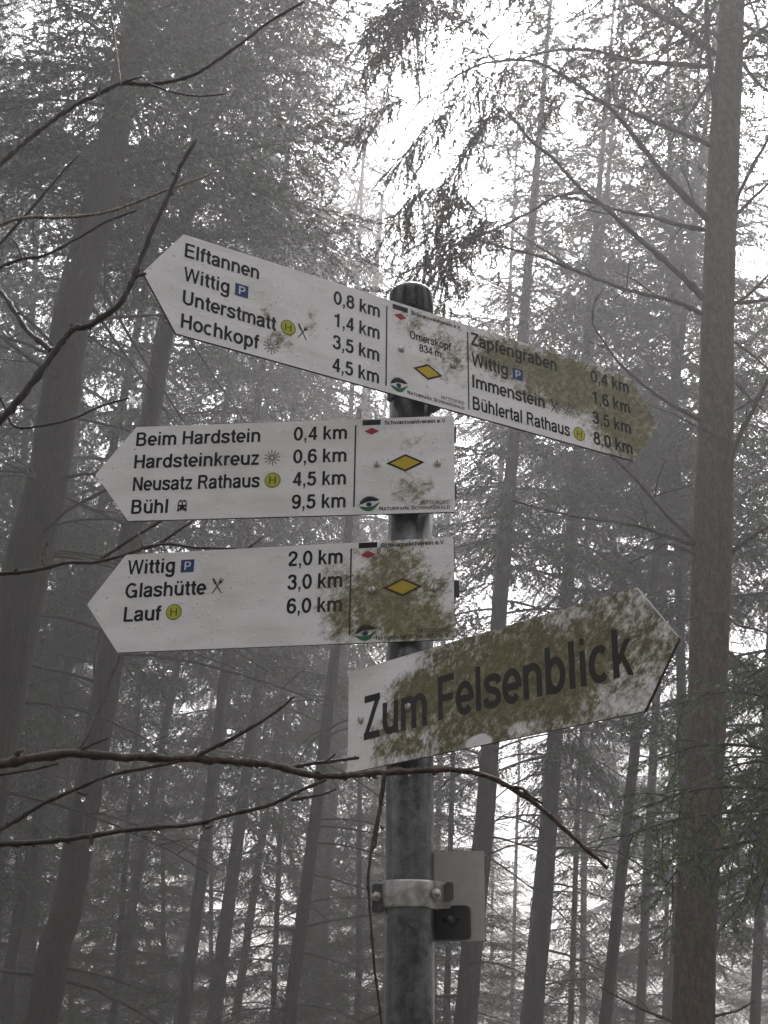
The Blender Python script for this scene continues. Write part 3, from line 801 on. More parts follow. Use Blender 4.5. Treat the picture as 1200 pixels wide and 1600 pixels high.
CROWNS = {}
def crown_data(kind):
    if kind not in CROWNS:
        seed, H, Rb, per, dens, droop, gp = {
            'broad': (11, 17, 3.5, 5, 1.1, .8, .16), 'dense': (12, 19, 3.1, 5, 1.1, .65, .14), 'loose': (13, 16, 2.8, 4, .75, .9, .28),
            'slim': (14, 18, 2.2, 4, .9, .8, .22), 'hanging': (15, 17, 3.1, 4, .95, 1.1, .2)}[kind]
        CROWNS[kind] = crown_mesh(seed, H, Rb, per=per, dens=dens, droop=droop, gapprob=gp)
        CROWNS[kind]['H'] = H
    return CROWNS[kind]
def dead_branches(rl, n, z0, z1, lmin, lmax, rad, axis, parent):
    """thin bare branches left on the lower trunk"""
    for _ in range(n):
        mb = MB()
        z = rl.uniform(z0, z1); az = rl.uniform(0, 6.283); l = rl.uniform(lmin, lmax); p = Vector(axis)*(z/axis[2])
        h = Vector((math.cos(az), math.sin(az), 0)); sd_ = Vector((-h.y, h.x, 0)); pt = rl.uniform(-.15, .45); cv = rl.uniform(.1, .5)
        pts = [p+h*(l*s)+Vector((0, 0, l*(pt*s-cv*s*s)))+sd_*(l*.12*math.sin(3*s+az)*s) for s in (0, .2, .4, .6, .8, 1)]
        rr = rad*(l/lmax)**.5; mb.tube(pts, [rr*(1-.8*s) for s in (0, .2, .4, .6, .8, 1)], 5)
        for k in range(rl.randint(2, 6)):
            s = rl.uniform(.2, .95); b_ = p+h*(l*s)+Vector((0, 0, l*(pt*s-cv*s*s)))+sd_*(l*.12*math.sin(3*s+az)*s); l2 = l*rl.uniform(.12, .4)
            d2 = (h*rl.uniform(.3, 1)+sd_*rl.choice((-1, 1))*rl.uniform(.4, 1)+Vector((0, 0, rl.uniform(-.5, .3)))).normalized()
            mb.tube([b_, b_+d2*l2*.5, b_+d2*l2+Vector((0, 0, -.1*l2))], [rr*.32, rr*.22, rr*.08], 4, 0, False)
        mb.build('dead_branch', M['dead_wood'], parent)
def conifer(name, pts, Y, top, kind, crown_z, label, group=None, bark_='old_bark', seed=1, spin=0., scale=1., nd=0, dz=(2, 10), cat='tree', ndl=(.8, 2.6), drad=.022, cmesh=None):
    loc, d = tree_base(pts, Y)
    e = empty(name, loc); tag(e, label, cat, group)
    mb, d = make_trunk('trunk', pts, Y, top, loc, None, seed); mb.build('trunk', M[bark_], e)
    if kind:
        c = link('crown', crown_data(kind), e); hh = (top-crown_z)/crown_data(kind)['H']
        c.location = Vector(d)*(crown_z/d.z); c.rotation_euler = (d.to_track_quat('Z', 'Y') @ Matrix.Rotation(spin, 3, 'Z').to_quaternion()).to_euler()
        c.scale = (scale, scale, hh)
    if nd:
        dead_branches(random.Random(seed+5), nd, dz[0], dz[1], ndl[0], ndl[1], drad, d, e)
    return e

# ------------------------------------------------------------------ ground
mb = MB(); n = 48; rings = (0, 3, 8, 16, 30, 55, 90, 140); rl = random.Random(3); vs = [(0, 20, 0)]
for r_ in rings[1:]:
    for k in range(n):
        a = 2*math.pi*k/n; vs.append((r_*math.cos(a), 20+r_*math.sin(a), rl.uniform(-.12, .04)))
fs = [(0, 1+k, 1+(k+1) % n) for k in range(n)]
for i in range(len(rings)-2):
    for k in range(n): fs.append((1+i*n+k, 1+(i+1)*n+k, 1+(i+1)*n+(k+1) % n, 1+i*n+(k+1) % n))
mb.add(vs, fs, 0, True)
mt, nt, b = newmat('forest_floor'); v = objco(nt)
c = mixc(nt, smooth(nt, noise(nt, v, .6, 6), .4, .62), (.055, .042, .030), (.075, .075, .035))
c = mixc(nt, smooth(nt, noise(nt, v, 18, 5), .45, .7), c, (.10, .078, .055))
nt.links.new(c, b.inputs['Base Color']); b.inputs['Roughness'].default_value = .9
nt.links.new(bump(nt, noise(nt, v, 25, 5), .05), b.inputs['Normal'])
g = mb.build('ground', mt); tag(g, kind='structure')

# ------------------------------------------------------------------ trees one can tell apart
# right spruce with traced dead and needled branches
RY = 11.0
rpts = [(1083,1600,66),(1089,1400,65),(1101,1200,60),(1113,850,60),(1119,650,54),(1122,480,50),(1133,200,46),(1144,0,38)]
rloc, rd = tree_base(rpts, RY)
rt_tree = empty('spruce_tree', rloc); tag(rt_tree, 'reddish brown spruce trunk at right with long bare branches sweeping up to the left', 'tree')
mb, _ = make_trunk('trunk', rpts, RY, 20, rloc, None, 4, 32, .012, True); mb.build('trunk', M['spruce_bark'], rt_tree)
def traced(parent, loc, pts, Y0, Y1, w0, w1, name='branch', mat='dead_wood', seed=0, n=7, knots=True, side=0, buds=0):
    """a branch traced as pixels, running from distance Y0 to Y1, w0 to w1 pixels thick"""
    rl = random.Random(seed); K = len(pts); ln = [0]
    for a, b_ in zip(pts, pts[1:]): ln.append(ln[-1]+math.hypot(b_[0]-a[0], b_[1]-a[1]))
    raw = [(*at(x, y, Y0+(Y1-Y0)*l/ln[-1]), pxr(x, y, Y0+(Y1-Y0)*l/ln[-1], w0+(w1-w0)*(l/ln[-1])**.8)) for (x, y), l in zip(pts, ln)]
    seq = catmull(raw, 7); P = []; Q = []
    for i, q in enumerate(seq):
        j = q[3]*.22; P.append(Vector(q[:3])-loc+Vector((rl.uniform(-j, j), rl.uniform(-j, j), rl.uniform(-j, j))))
        k = 1+rl.uniform(-.08, .10)
        if knots and i % 7 == 3: k *= 1.34
        Q.append(q[3]*k)
    mb = MB(); mb.tube(P, Q, n)
    if buds:
        step = max(3, int(len(P)*buds/max(ln[-1], 1)))
        for i in range(2+seed % 3, len(P)-1, step):
            d = (P[i+1]-P[i]).normalized(); o = d.orthogonal().normalized(); o.rotate(Matrix.Rotation(rl.uniform(0, 6.28), 3, d))
            q = Q[i]; h = q*rl.uniform(.4, 1.5)+.0008
            if rl.random() < .4: continue
            mb.tube([P[i]+o*q*.5, P[i]+o*(q*.9+h*.35)+d*h*.45, P[i]+o*(q*.9+h*.6)+d*h*1.1], [q*.55, q*.5, q*.12], 6)
    for _ in range(side):
        i = rl.randrange(2, len(P)-2); d = (P[i+1]-P[i]).normalized(); o = d.orthogonal().normalized()
        o.rotate(Matrix.Rotation(rl.uniform(0, 6.28), 3, d)); l = (P[-1]-P[0]).length*rl.uniform(.05, .22)
        dd = (d*rl.uniform(.5, 1)+o*rl.uniform(.5, 1)).normalized()
        mb.tube([P[i], P[i]+dd*l*.5+o*l*.05, P[i]+dd*l+Vector((0, 0, -.1*l))], [Q[i]*.42, Q[i]*.32, Q[i]*.14], 4, 0, False)
    return mb.build(name, M[mat], parent), P, Q
RB = [
 ([(1108,346),(1033,267),(967,183),(908,137),(854,104),(817,94),(754,100),(700,125)], 9.6, 11, 3, 6),
 ([(1100,467),(1054,421),(996,371),(946,325),(908,296),(867,250),(829,219),(787,165)], 10.0, 11, 3.5, 6),
 ([(908,300),(867,308),(825,333),(783,354),(740,372)], 9.6, 5.5, 3, 3),
 ([(1110,227),(1054,204),(1012,187),(967,167),(900,150)], 10.5, 8, 3, 5),
 ([(1102,360),(1054,350),(1012,337),(975,331),(908,312),(850,305)], 10.3, 8, 3, 6),
 ([(1096,490),(1054,471),(992,456),(950,442),(900,423),(846,402),(783,385),(730,372)], 9.7, 8, 3, 8),
 ([(896,421),(858,396),(825,375),(796,354)], 9.7, 4, 2, 2),
 ([(1110,104),(1054,100),(992,96),(929,79),(867,79),(800,95)], 9.9, 9, 3, 6),
 ([(1118,84),(1067,46),(1033,25),(992,0),(940,-40)], 10.3, 10, 6, 4),
 ([(1125,204),(1112,125),(1104,42),(1106,-20)], 10.9, 8, 6, 3),
 ([(1150,88),(1171,62),(1200,40),(1260,10)], 11, 8, 5, 2), ([(1152,92),(1200,86),(1260,80)], 11, 5, 3, 2),
 ([(1142,340),(1162,287),(1200,217),(1240,150)], 10.6, 7, 4, 3), ([(1146,340),(1200,287),(1250,240)], 11.2, 6, 3, 3),
 ([(1145,478),(1170,460),(1200,430),(1250,380)], 10.8, 5, 3, 3), ([(1145,474),(1200,468),(1250,460)], 11.3, 7, 4, 2),
 ([(1096,657),(1040,627),(1000,597),(967,567),(943,533),(928,510),(927,480),(943,450)], 10.3, 7, 2, 7),
 ([(1150,690),(1100,672),(1053,647),(1013,633)], 10.5, 3.5, 1.5, 4),
 ([(1088,849),(1047,810),(1020,780),(987,743),(957,715),(930,690)], 10.5, 7, 3, 5),
 ([(1022,778),(1030,743),(1040,718)], 10.7, 2.4, 1.4, 1), ([(1023,775),(1050,767),(1087,757)], 10.8, 2.4, 1.4, 1),
 ([(1085,852),(1033,835),(1000,823),(957,815),(900,807),(857,798),(800,782)], 10.0, 7, 2.5, 8),
 ([(1085,865),(1043,850),(1017,863),(983,880)], 10.4, 5, 2, 3),
 ([(1120,812),(1133,750),(1153,687),(1177,640),(1200,593),(1240,520)], 10.4, 10, 5, 5), ([(1150,692),(1120,680),(1090,672)], 10.4, 2.5, 1.5, 2),
 ([(1140,866),(1160,850),(1200,823),(1260,790)], 10.8, 7, 4, 4), ([(1143,646),(1180,623),(1220,595)], 11, 4, 2, 3),
 ([(1143,530),(1175,555),(1205,580),(1250,610)], 11.2, 4, 2, 3), ([(1143,592),(1180,630),(1215,660)], 11.2, 4, 2, 3),
 ([(1111,1392),(1135,1376),(1165,1355)], 10.8, 6, 2.5, 2), ([(1050,1596),(1001,1576),(936,1542)], 10.6, 5, 2, 3), ([(1115,1588),(1150,1580),(1180,1563)], 10.9, 5, 2, 3),
 ([(1060,1390),(1005,1355),(957,1325)], 10.4, 4, 1.6, 3), ([(1108,1005),(1140,1020),(1180,1060),(1200,1110)], 10.7, 6, 2.5, 4),
 ([(1100,960),(1060,975),(1040,1000)], 10.6, 3, 1.5, 2), ([(1105,985),(1125,955),(1150,975),(1185,985),(1230,1000)], 10.5, 5, 2.5, 4),
 ([(1078,1500),(1062,1470),(1058,1440)], 10.8, 3, 1.5, 1), ([(1095,1590),(1090,1560),(1085,1540)], 10.8, 5, 2, 1),
]
RPATH = []
for i, (pts, Y1, w0, w1, sn) in enumerate(RB):
    o, P, Q = traced(rt_tree, rloc, pts, RY-.05, Y1, w0, w1, seed=i, side=sn); RPATH.append([p+rloc for p in P])

def foliage_along(paths, parent, loc, name, mats, seed, step=.16, l2=(.25, .7), t0=.2, hang=.8, tw_gap=.055, tw=(.11, .24), TWs=None, spread=.6, t1=1.0):
    """drooping needled side shoots along 3-D paths"""
    rngl = np.random.default_rng(seed); pos, dr, sz, wood = [], [], [], []
    for P in paths:
        A = np.array([list(p) for p in P]); ln = np.concatenate([[0], np.cumsum(np.linalg.norm(np.diff(A, axis=0), axis=1))])
        s = ln[-1]*t0; k = 0
        while s < ln[-1]*t1:
            b_ = np.array([np.interp(s, ln, A[:, i]) for i in range(3)])
            e_ = np.array([np.interp(min(s+.1, ln[-1]), ln, A[:, i]) for i in range(3)]); d0 = unit(e_-b_+1e-6)
            f = (s/ln[-1]-t0)/(1-t0); l = rngl.uniform(*l2)*(1.0-.55*f); k += 1
            sv = rngl.normal(0, 1, 3); sv -= d0*np.dot(sv, d0); sv = unit(sv); sv[2] *= .5
            d = unit(d0*rngl.uniform(.3, 1)+sv*spread+np.array((0, 0, -hang*rngl.uniform(.3, 1.1))))
            ss = np.linspace(0, 1, 5); Q = b_+d*(l*ss)[:, None]+np.array((0, 0, -1))*(hang*.4*l*ss**2)[:, None]
            wood.append(strip_tube(Q, .0045*(1-.7*ss)+.001, 3))
            c = int(max(2, l/tw_gap))
            for j in range(c):
                u = (j+.7)/c; q = np.array([np.interp(u, ss, Q[:, i]) for i in range(3)])
                dd = unit(d*rngl.uniform(.4, 1)+unit(rngl.normal(0, 1, 3))*.75+np.array((0, 0, -hang*rngl.uniform(.1, .8))))
                pos.append(q); dr.append(dd); sz.append(rngl.uniform(*tw)*(1.1-.4*u))
            pos.append(Q[-1]); dr.append(d+np.array((0, 0, -.3))); sz.append(tw[1])
            s += step*rngl.uniform(.5, 1.5)
    pos = np.array(pos)-np.array(list(loc)); dr = np.array(dr); sz = np.array(sz)
    tr = place_twigs(TWs or TWN, pos, dr, np.tile((0., 0, 1), (len(pos), 1))+rngl.normal(0, .5, (len(pos), 3)), sz, rngl)
    wd = np.concatenate(wood)-np.array(list(loc))
    return link(name, mesh_from(tr, wd, mats, name), parent)
NM = [M['dry_needles'], M['dead_wood']]
# needled ends of the upper branches, hanging in front of the sky
def hang_path(px, Y0, Y1):
    return [at(x, y, Y0+(Y1-Y0)*i/(len(px)-1)) for i, (x, y) in enumerate(catmull(px, 4)[:1]+px[1:])]
FOL = [
 ([(754,100),(700,125),(640,150),(590,168),(555,185)], 9.6, 8.7, (.3, .7), .10),
 ([(817,94),(760,120),(700,170),(655,215),(620,262)], 9.7, 8.8, (.3, .75), .075),
 ([(787,165),(760,190),(725,240),(700,300),(690,345)], 10, 9.2, (.3, .8), .07),
 ([(740,372),(700,380),(665,395),(640,420)], 9.6, 9.0, (.25, .6), .06),
 ([(783,354),(730,320),(690,285),(650,300),(625,330)], 9.6, 8.8, (.3, .75), .055),
 ([(796,354),(760,345),(715,350),(670,345),(640,360)], 9.7, 8.9, (.3, .7), .055),
 ([(730,372),(705,400),(695,440),(700,480)], 9.7, 9.2, (.25, .5), .08),
 ([(800,95),(740,40),(690,10),(640,-10),(600,10)], 9.7, 8.6, (.35, .9), .05),
 ([(860,-40),(770,-30),(690,-20),(620,10),(575,45)], 9.3, 8.4, (.35, .9), .045),
 ([(700,-60),(660,-20),(625,40),(600,80)], 9.0, 8.4, (.3, .8), .05),
 ([(1000,60),(940,75),(890,95),(840,110)], 10.4, 9.9, (.25, .6), .07),
 ([(1040,40),(980,20),(920,25),(860,10),(800,20)], 10.4, 9.7, (.25, .6), .09),
 ([(900,150),(860,150),(820,140),(770,150)], 10.5, 10, (.25, .55), .07),
 ([(1060,110),(1010,120),(960,130)], 10.7, 10.4, (.2, .5), .09),
 ([(1100,60),(1050,10),(1000,-30)], 10.6, 10.2, (.2, .5), .10),
 ([(1180,60),(1215,70),(1240,90)], 11, 10.8, (.25, .6), .08),
]
for i, (px, a, b_, l2, st_) in enumerate(FOL):
    foliage_along([hang_path(px, a, b_)], rt_tree, rloc, 'foliage', NM, 100+i, step=st_*.85, l2=l2, t0=.02, hang=.85, tw=(.13, .27))
c = link('crown', crown_data('loose'), rt_tree); c.location = Vector(rd)*(11.2/rd.z); c.scale = (.9, .9, (21-11.2)/16)

LT = 'trees fading into the fog'
conifer('spruce_tree', [(40,900,72),(75,750,64),(112,494,57),(160,300,52),(185,180,46)], 11.8, 24, 'broad', 10, 'thick dark leaning trunk at left passing behind the tips of the upper signs', seed=21, spin=.7, scale=1.0, nd=26, dz=(3, 10), ndl=(1.0, 3.2), drad=.026)
conifer('spruce_tree', [(82,1500,52),(102,1430,48),(126,1300,46),(161,1100,42),(244,600,30)], 14.5, 24, 'dense', 10.5, 'tall leaning trunk behind the long reddish twig at lower left', seed=22, spin=1.9, nd=22, dz=(1.5, 10), ndl=(1.0, 3.2), drad=.028)
conifer('dead_tree', [(457,1550,22),(490,1300,19),(522,1030,17),(545,820,13),(562,640,9)], 20, 9.6, None, 0, 'slim bare dead trunk left of the pole, disappearing upward behind the signs', seed=23, nd=30, dz=(1.6, 9.), ndl=(.6, 2.6), drad=.022, cat='tree')
conifer('dead_tree', [(545,900,22),(570,640,15),(586,440,9),(598,305,5)], 42, 24.2, None, 0, 'thin pale bare tree top rising in the fog just behind the top sign', seed=31, nd=16, dz=(14, 23.), ndl=(.8, 3.2), drad=.03, cat='tree')
conifer('spruce_tree', [(727,1590,36),(745,1400,33),(760,1250,30),(785,900,22)], 21, 24, 'slim', 7.5, 'straight dim trunk just right of the small grey plate', seed=24, spin=2.6, nd=26, dz=(1.6, 8.5), ndl=(.8, 3.0), drad=.026)
conifer('spruce_tree', [(836,1550,31),(850,1400,29),(864,1200,25)], 24, 25, 'hanging', 6.2, 'faint straight trunk standing between the grey plate and the right spruce', seed=25, spin=.4, nd=24, dz=(1.6, 6.5), ndl=(.8, 3.0), drad=.026)
conifer('spruce_tree', [(336,1580,24),(352,1450,22),(374,1290,19)], 28, 24, 'slim', 6.0, 'thin pale trunk low between the two left-hand dark trunks and the dead one', seed=26, spin=1.1, nd=18, dz=(1.6, 6), ndl=(.7, 2.2), drad=.022)
conifer('spruce_tree', [(288,1560,24),(306,1430,21)], 34, 27, 'dense', 6.5, 'barely visible foggy trunk immediately left of the thin pale one', seed=27, spin=2.2)
conifer('spruce_tree', [(36,1560,26),(60,1300,23)], 30, 28, 'hanging', 7.0, 'faint trunk at the lower left corner of the photo', seed=28, spin=3.3, nd=10, dz=(2, 7), drad=.02)
# fog forest, no one of which can be picked out; those out of view added for shade
FOG = [(-70,22,27,'dense',4,.1),(15,26,30,'broad',6,1.),(345,24,28,'dense',8,2.),(440,33,29,'hanging',5.5,.5),(525,35,34,'broad',9,.9),
       (915,42,29,'dense',7,2.2),(1025,29,28,'broad',10,3.0),(1080,34,22,'hanging',3.6,.9),(1200,26,19,'loose',3,1.8),(1300,18,22,'broad',3.5,2.4),
       (690,44,21,'dense',3.5,.3),(215,40,31,'hanging',3,2.5),(110,50,34,'dense',3,.8),(-170,19,26,'hanging',3,1.4),
       (560,62,26,'broad',2,2.0),(960,58,24,'dense',2,1.6),(330,66,30,'broad',2,1.1),(1240,62,22,'broad',2,2.2),(20,70,36,'hanging',2,.3),
       (95,23,30,'broad',8,2.2),(265,30,32,'dense',9,.6),
       (-760,13,25,'dense',4,1.3),(765,37,34,'broad',15,.7),(1000,23,28,'dense',10.5,2.3),(868,29,32,'dense',13,.2),(1065,24,27,'broad',9.5,2.6),(600,46,37,'dense',10,1.2),(-900,10,26,'broad',4.5,.6),(-1500,7,24,'dense',4,2.1),(-600,24,27,'broad',4,.2),  # far-left ones are out of view, added to shade the near fog
       (-2500,3,26,'dense',4.5,.4),(4500,3.5,25,'broad',4.5,.8),  # unseen, added close on either side as shade
       (1720,13,24,'broad',4,1.7),(2300,9,25,'dense',4.2,.5),(1650,22,24,'dense',4,2.9),(3300,6.5,24,'broad',4.5,1.)]  # unseen on the right, added to keep light off the fog
for i, (x, Y, top, kind, cz, spin) in enumerate(FOG):
    lean = 30+.02*(600-x)+random.Random(i+3).uniform(-38, 42); k = 14./Y
    conifer('fog_tree', [(x-lean, 1500, 30*k), (x, 1100, 26*k), (x+lean*1.3, 600, 19*k)], Y, top, kind, cz, 'pale spruce dissolving into the fog of the background forest, ones out of view added for shade', LT, seed=60+i, spin=spin, scale=.95+.1*((i*37) % 5)/5)

# unseen trees added behind and beside the viewer for shade and dark reflections
for i, (x, y, top, kind, cz) in enumerate([(-6.2,-8.5,25,'dense',5), (6.4,-9.5,26,'broad',5), (-1.2,-16,27,'hanging',4), (9.5,-4.5,24,'dense',4), (-8.5,-9,26,'broad',4), (5.5,-13,27,'dense',3), (-6.0,-17,27,'dense',2)]):
    e = empty('spruce_tree', (x, y, 0)); tag(e, 'unseen spruce added behind the viewer for shade and dark reflections', 'tree', 'unseen trees added behind the viewer')
    mb = MB(); mb.tube([(0, 0, -.3), (0, 0, .6), (.05, .03, 5), (.1, .02, 14), (.05, 0, top)], [.30, .23, .19, .13, .012], 20); mb.build('trunk', M['old_bark'], e)
    c = link('crown', crown_data(kind), e); c.location = (.06, .03, cz); c.scale = (1, 1, (top-cz)/crown_data(kind)['H']); c.rotation_euler = (0, 0, i*1.1)

# young trees filling the lower half of the view
UNDER = [(20,24,9),(110,30,11),(185,27,8.5),(255,35,11),(330,38,10.5),(430,30,9.5),(505,36,10),(560,28,7.5),(640,34,9.5),(700,27,8),(895,30,9.5),(1040,36,10.5),(1240,33,10),(-60,32,11),(600,50,14),(150,46,14),(768,56,9),(802,46,6.5)]
for i, (x, Y, top) in enumerate(UNDER):
    k = 16./Y; lean = random.Random(i).uniform(-10, 30)
    conifer('young_spruce', [(x, 1500, 17*k), (x+lean*.5, 1300, 14*k), (x+lean, 1150, 10*k)], Y, top, ('dense', 'hanging', 'broad')[i % 3], .5, 'young spruce lost in fog below the crowns of the taller forest trees', 'young trees under the forest crowns', seed=160+i, spin=i*1.3, scale=.72)

# young spruce whose wet green boughs hang in from the right
SY = 7.2
sloc = Vector((at(1330, 1300, SY).x, SY, 0))
sap = empty('young_spruce', sloc); tag(sap, 'young spruce with wet green boughs reaching in from the right edge before the spruce trunk', 'tree')
mb = MB(); mb.tube([(0, 0, -.2), (.01, .01, 1.5), (0, .02, 3.0), (.02, 0, 4.6)], [.055, .05, .035, .008], 14); mb.build('trunk', M['spruce_bark'], sap)
SB = [
 ([(1330,1150),(1250,1120),(1180,1085),(1120,1082),(1060,1100)], 7.2, 6.8), ([(1330,1210),(1240,1180),(1160,1165),(1090,1165),(1030,1185)], 7.2, 6.7),
 ([(1330,1260),(1240,1240),(1160,1230),(1080,1235),(1010,1262)], 7.2, 6.6), ([(1330,1300),(1230,1270),(1150,1268),(1060,1280),(980,1306)], 7.2, 6.5),
 ([(1330,1250),(1260,1210),(1190,1190),(1130,1200)], 7.2, 6.9), ([(1330,1340),(1240,1310),(1150,1320),(1075,1345),(1040,1385)], 7.2, 6.7),
 ([(1330,1080),(1270,1050),(1210,1040),(1160,1062)], 7.2, 7.0), ([(1330,1380),(1270,1350),(1215,1340),(1170,1290)], 7.2, 7.0),
 ([(1330,1020),(1280,1010),(1230,1020),(1190,1050)], 7.2, 7.0),
]
for i, (px, a, b_) in enumerate(SB):
    o, P, Q = traced(sap, sloc, px, a, b_, 9, 2.5, 'bough', 'dead_wood', 300+i, 6)
    foliage_along([[p+sloc for p in P]], sap, sloc, 'foliage', [M['fresh_needles'], M['dead_wood']], 400+i, step=.055, l2=(.16, .46), t0=.18, hang=.30, tw_gap=.040, tw=(.09, .16), spread=1.0, TWs=TWF)
# thin bare hanging shoots on the same sapling
for i, px in enumerate([[(1330,1190),(1240,1200),(1180,1260),(1150,1330),(1135,1400)], [(1330,1230),(1230,1250),(1185,1320),(1165,1400),(1120,1460)], [(1330,1270),(1250,1290),(1205,1350),(1180,1430)]]):
    traced(sap, sloc, px, 7.2, 6.9, 4, 1.2, 'bare_shoot', 'dead_wood', 330+i, 5, True, 9)

# ------------------------------------------------------------------ bare saplings with wet twigs before the signs
def drop(parent, loc, p, r):
    mb = MB(); prof = []
    for k in range(9):
        t = math.pi*k/8; s = math.sin(t)*(1 if k > 4 else 1-.25*(1-k/4)); prof.append((max(1e-5, r*s), p.z-loc.z-r*.9+r*math.cos(t)*(1.25 if k < 4 else 1)))
    mb.lathe(prof[::-1], 14, 0, (p.x-loc.x, p.y-loc.y)); mb.build('water_drop', M['water'], parent)
def twig_group(name, label, stem_px, stem_Y, stem_r, stem_h, twigs, drops):
    x = at(*stem_px, stem_Y).x; loc = Vector((x, stem_Y, 0))
    e = empty(name, loc); tag(e, label, 'sapling')
    mb = MB(); mb.tube([(0, 0, -.2), (.01, 0, stem_h*.3), (-.012, .01, stem_h*.6), (.008, 0, stem_h*.85), (0, 0, stem_h)], [stem_r*1.2, stem_r, stem_r*.8, stem_r*.5, stem_r*.2], 12)
    mb.build('stem', M['wet_twig'], e)
    for i, (px, Y0, Y1, w0, w1, mat) in enumerate(twigs):
        traced(e, loc, px, Y0, Y1, w0, w1, 'branch', mat, hash_(label)+i, 9, True, 0, 42)
    for (px, py, Y, w) in drops: drop(e, loc, at(px, py, Y), pxr(px, py, Y, w*1.6))
    return e
def hash_(s): return sum(ord(c)*(i+1) for i, c in enumerate(s)) % 9973
twig_group('bare_sapling', 'bare wet sapling whose long reddish twig crosses below the viewpoint sign', (-260, 1200), 1.50, .013, 2.6, [
 ([(-260,1240),(-120,1215),(-40,1203),(0,1195),(60,1183),(115,1177),(200,1183),(290,1185),(370,1190),(420,1195),(480,1210),(520,1213),(560,1210),(600,1207),(660,1204),(710,1203),(760,1212),(800,1232),(845,1262),(895,1307),(950,1357)], 1.50, 1.46, 19, 6, 'red_twig'),
 ([(797,1230),(815,1232),(830,1245),(848,1256)], 1.465, 1.46, 6, 3.5, 'red_twig'),
 ([(120,1176),(150,1120),(170,1065),(183,1034),(187,1023)], 1.49, 1.58, 7, 5, 'wet_twig'),
 ([(115,1177),(145,1163),(170,1153)], 1.49, 1.47, 5, 3, 'wet_twig'), ([(125,1178),(105,1180),(78,1172)], 1.49, 1.5, 4, 2.5, 'pale_twig'),
 ([(308,1182),(330,1170),(370,1150),(420,1120),(460,1089)], 1.48, 1.45, 7, 3.5, 'wet_twig'),
 ([(445,1200),(490,1193),(545,1186),(560,1184)], 1.48, 1.55, 7, 5, 'wet_twig'), ([(505,1192),(518,1184),(524,1178)], 1.5, 1.5, 4, 3, 'wet_twig'),
 ([(-260,1400),(-100,1345),(0,1297),(60,1260),(110,1237),(170,1212),(230,1200),(280,1190)], 1.50, 1.48, 9, 4.5, 'wet_twig'),
 ([(-260,1330),(-20,1320),(60,1316),(120,1309),(200,1297),(300,1288),(350,1275),(420,1258),(470,1235),(510,1218)], 1.50, 1.47, 12, 5, 'wet_twig'),
 ([(455,1250),(500,1242),(525,1233)], 1.47, 1.46, 5, 3, 'wet_twig'),
 ([(-60,1222),(0,1211),(50,1203),(92,1193)], 1.5, 1.49, 5, 3, 'wet_twig'),
 ([(601,1208),(597,1230),(591,1272),(586,1297),(580,1330),(575,1372),(577,1405),(579,1437),(585,1512),(591,1555),(597,1610),(600,1680)], 1.47, 1.49, 4.5, 4, 'red_twig'),
 ([(602,1210),(601,1222),(596,1255),(590,1292),(587,1318),(580,1330)], 1.475, 1.465, 5, 4, 'wet_twig'),
 ([(594,1292),(600,1296)], 1.475, 1.475, 3, 3, 'wet_twig'),
 ([(316,1288),(324,1294),(332,1290)], 1.48, 1.475, 4, 3, 'wet_twig'), ([(143,1306),(142,1314),(146,1320)], 1.48, 1.48, 4, 3, 'wet_twig'),
 ([(120,1237),(132,1242),(138,1239)], 1.48, 1.48, 4, 2.5, 'wet_twig'),
], [(354,1196,1.47,4.5),(143,1323,1.47,4.5),(314,1297,1.47,4),(130,1246,1.48,4),(512,1232,1.46,4),(952,1363,1.455,5),(548,1218,1.47,3.5),(183,1190,1.48,3),(272,1193,1.48,3),(585,1336,1.47,4),(413,1265,1.47,3),(640,1210,1.46,3)])
twig_group('bare_sapling', 'bare wet sapling whose thin dark twig runs along the top edge of the third sign', (-230, 900), 1.92, .012, 3.1, [
 ([(-230,905),(-30,898),(0,896),(60,890),(100,880),(150,878),(190,868),(225,856),(265,850),(300,855),(350,857),(385,858)], 1.92, 1.86, 10, 3.5, 'wet_twig'),
 ([(150,878),(175,862),(200,845),(245,818),(262,806)], 1.90, 1.9, 5, 4, 'wet_twig'), ([(225,858),(250,848),(270,835),(302,813)], 1.89, 1.9, 6, 4, 'wet_twig'),
 ([(70,887),(66,870),(68,858),(76,848)], 1.9, 1.88, 4, 3, 'pale_twig'), ([(226,858),(220,845),(216,832)], 1.89, 1.87, 4, 3, 'pale_twig'),
 ([(386,858),(402,846),(412,838)], 1.86, 1.85, 4, 2, 'wet_twig'),
], [])
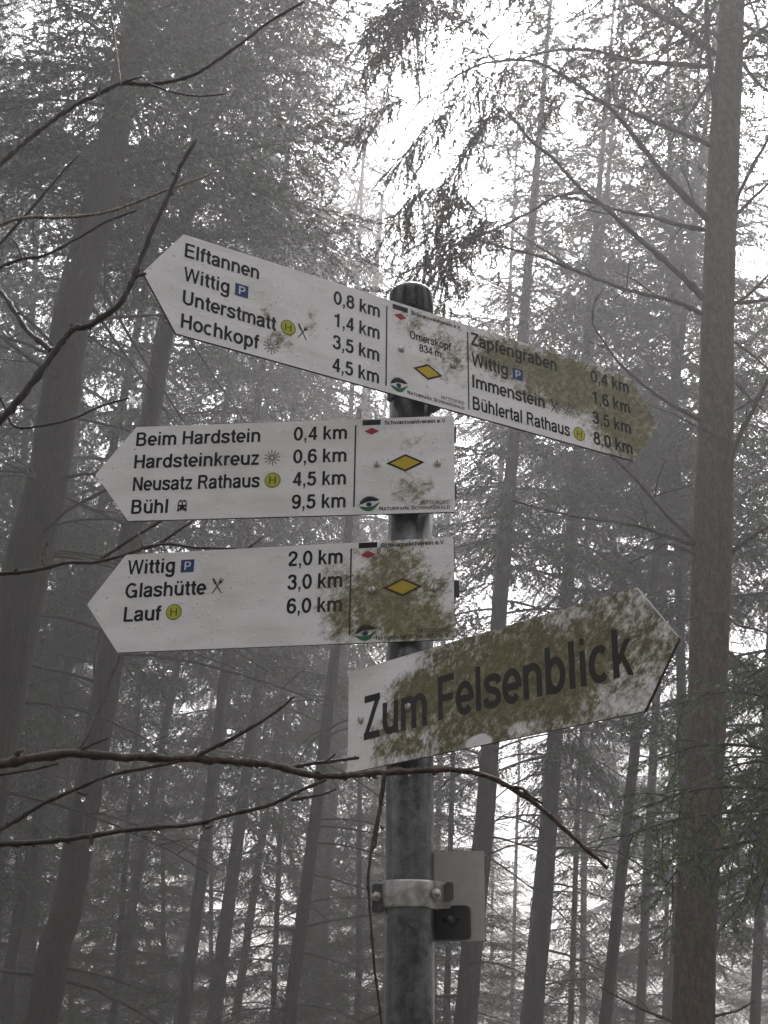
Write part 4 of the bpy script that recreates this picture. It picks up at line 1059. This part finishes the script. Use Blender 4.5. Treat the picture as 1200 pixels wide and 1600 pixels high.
twig_group('bare_sapling', 'bare wet sapling with forking twigs at upper left, one ending beside the top sign tip', (-240, 640), 1.30, .012, 3.3, [
 ([(-240,860),(-100,745),(-40,695),(0,657),(40,612),(83,553),(112,516),(137,509),(181,481),(200,453),(209,432),(220,405),(245,345),(270,290),(283,258),(307,217)], 1.30, 1.28, 17, 6.5, 'wet_twig'),
 ([(209,432),(218,430),(228,428)], 1.285, 1.285, 6, 5, 'wet_twig'), ([(110,517),(111,510),(113,507)], 1.29, 1.29, 8, 5, 'wet_twig'),
 ([(83,553),(72,540),(45,520),(25,490),(0,455),(-30,425)], 1.295, 1.33, 9, 6.5, 'wet_twig'),
 ([(-240,640),(-60,480),(-20,428),(0,417),(35,405),(75,397),(125,370),(165,347),(213,329)], 1.30, 1.36, 8, 3.5, 'wet_twig'),
 ([(35,405),(27,385),(16,368)], 1.335, 1.33, 3, 2.2, 'wet_twig'),
 ([(-240,480),(-30,372),(0,352),(40,340),(95,340),(160,333),(210,317),(260,297),(330,272)], 1.30, 1.40, 8, 3.5, 'pale_twig'),
 ([(-240,620),(-60,455),(0,381),(45,330),(95,272),(125,240)], 1.30, 1.37, 7, 4, 'wet_twig'),
 ([(-240,480),(-90,340),(-40,290),(0,256),(40,222),(80,190),(120,163),(150,149),(190,130),(225,132),(270,127),(310,113),(345,90),(380,65),(420,35),(475,2)], 1.30, 1.44, 12, 4.5, 'wet_twig'),
 ([(188,130),(184,100),(179,62),(174,24)], 1.36, 1.36, 3.5, 2.8, 'pale_twig'), ([(192,129),(207,124),(222,120)], 1.36, 1.36, 4, 3.5, 'wet_twig'),
 ([(232,130),(262,142),(305,150),(353,147)], 1.37, 1.38, 3.5, 2.5, 'wet_twig'), ([(152,150),(153,143),(156,136)], 1.35, 1.35, 5, 4, 'wet_twig'),
 ([(-240,560),(-60,560),(0,622),(20,664),(55,667),(110,655),(160,634),(202,622)], 1.30, 1.36, 6, 3, 'wet_twig'),
], [(110,405,1.34,2.5),(262,138,1.37,2.5)])

# ------------------------------------------------------------------ haze: the fog between the trees
mb = MB(); mb.box(-150, 150, -125, 165, -1.6, 40)
hz = mb.build('haze', []); me = hz.data
hm = bpy.data.materials.new('fog'); hm.use_nodes = True; nt = hm.node_tree; nt.nodes.clear()
pv = nt.nodes.new('ShaderNodeVolumePrincipled'); pv.inputs['Density'].default_value = HAZE_DENSITY
pv.inputs['Color'].default_value = (*HAZE_COLOR, 1); pv.inputs['Anisotropy'].default_value = 0.55
ou = nt.nodes.new('ShaderNodeOutputMaterial'); nt.links.new(pv.outputs[0], ou.inputs['Volume'])
me.materials.append(hm); tag(hz, kind='stuff')
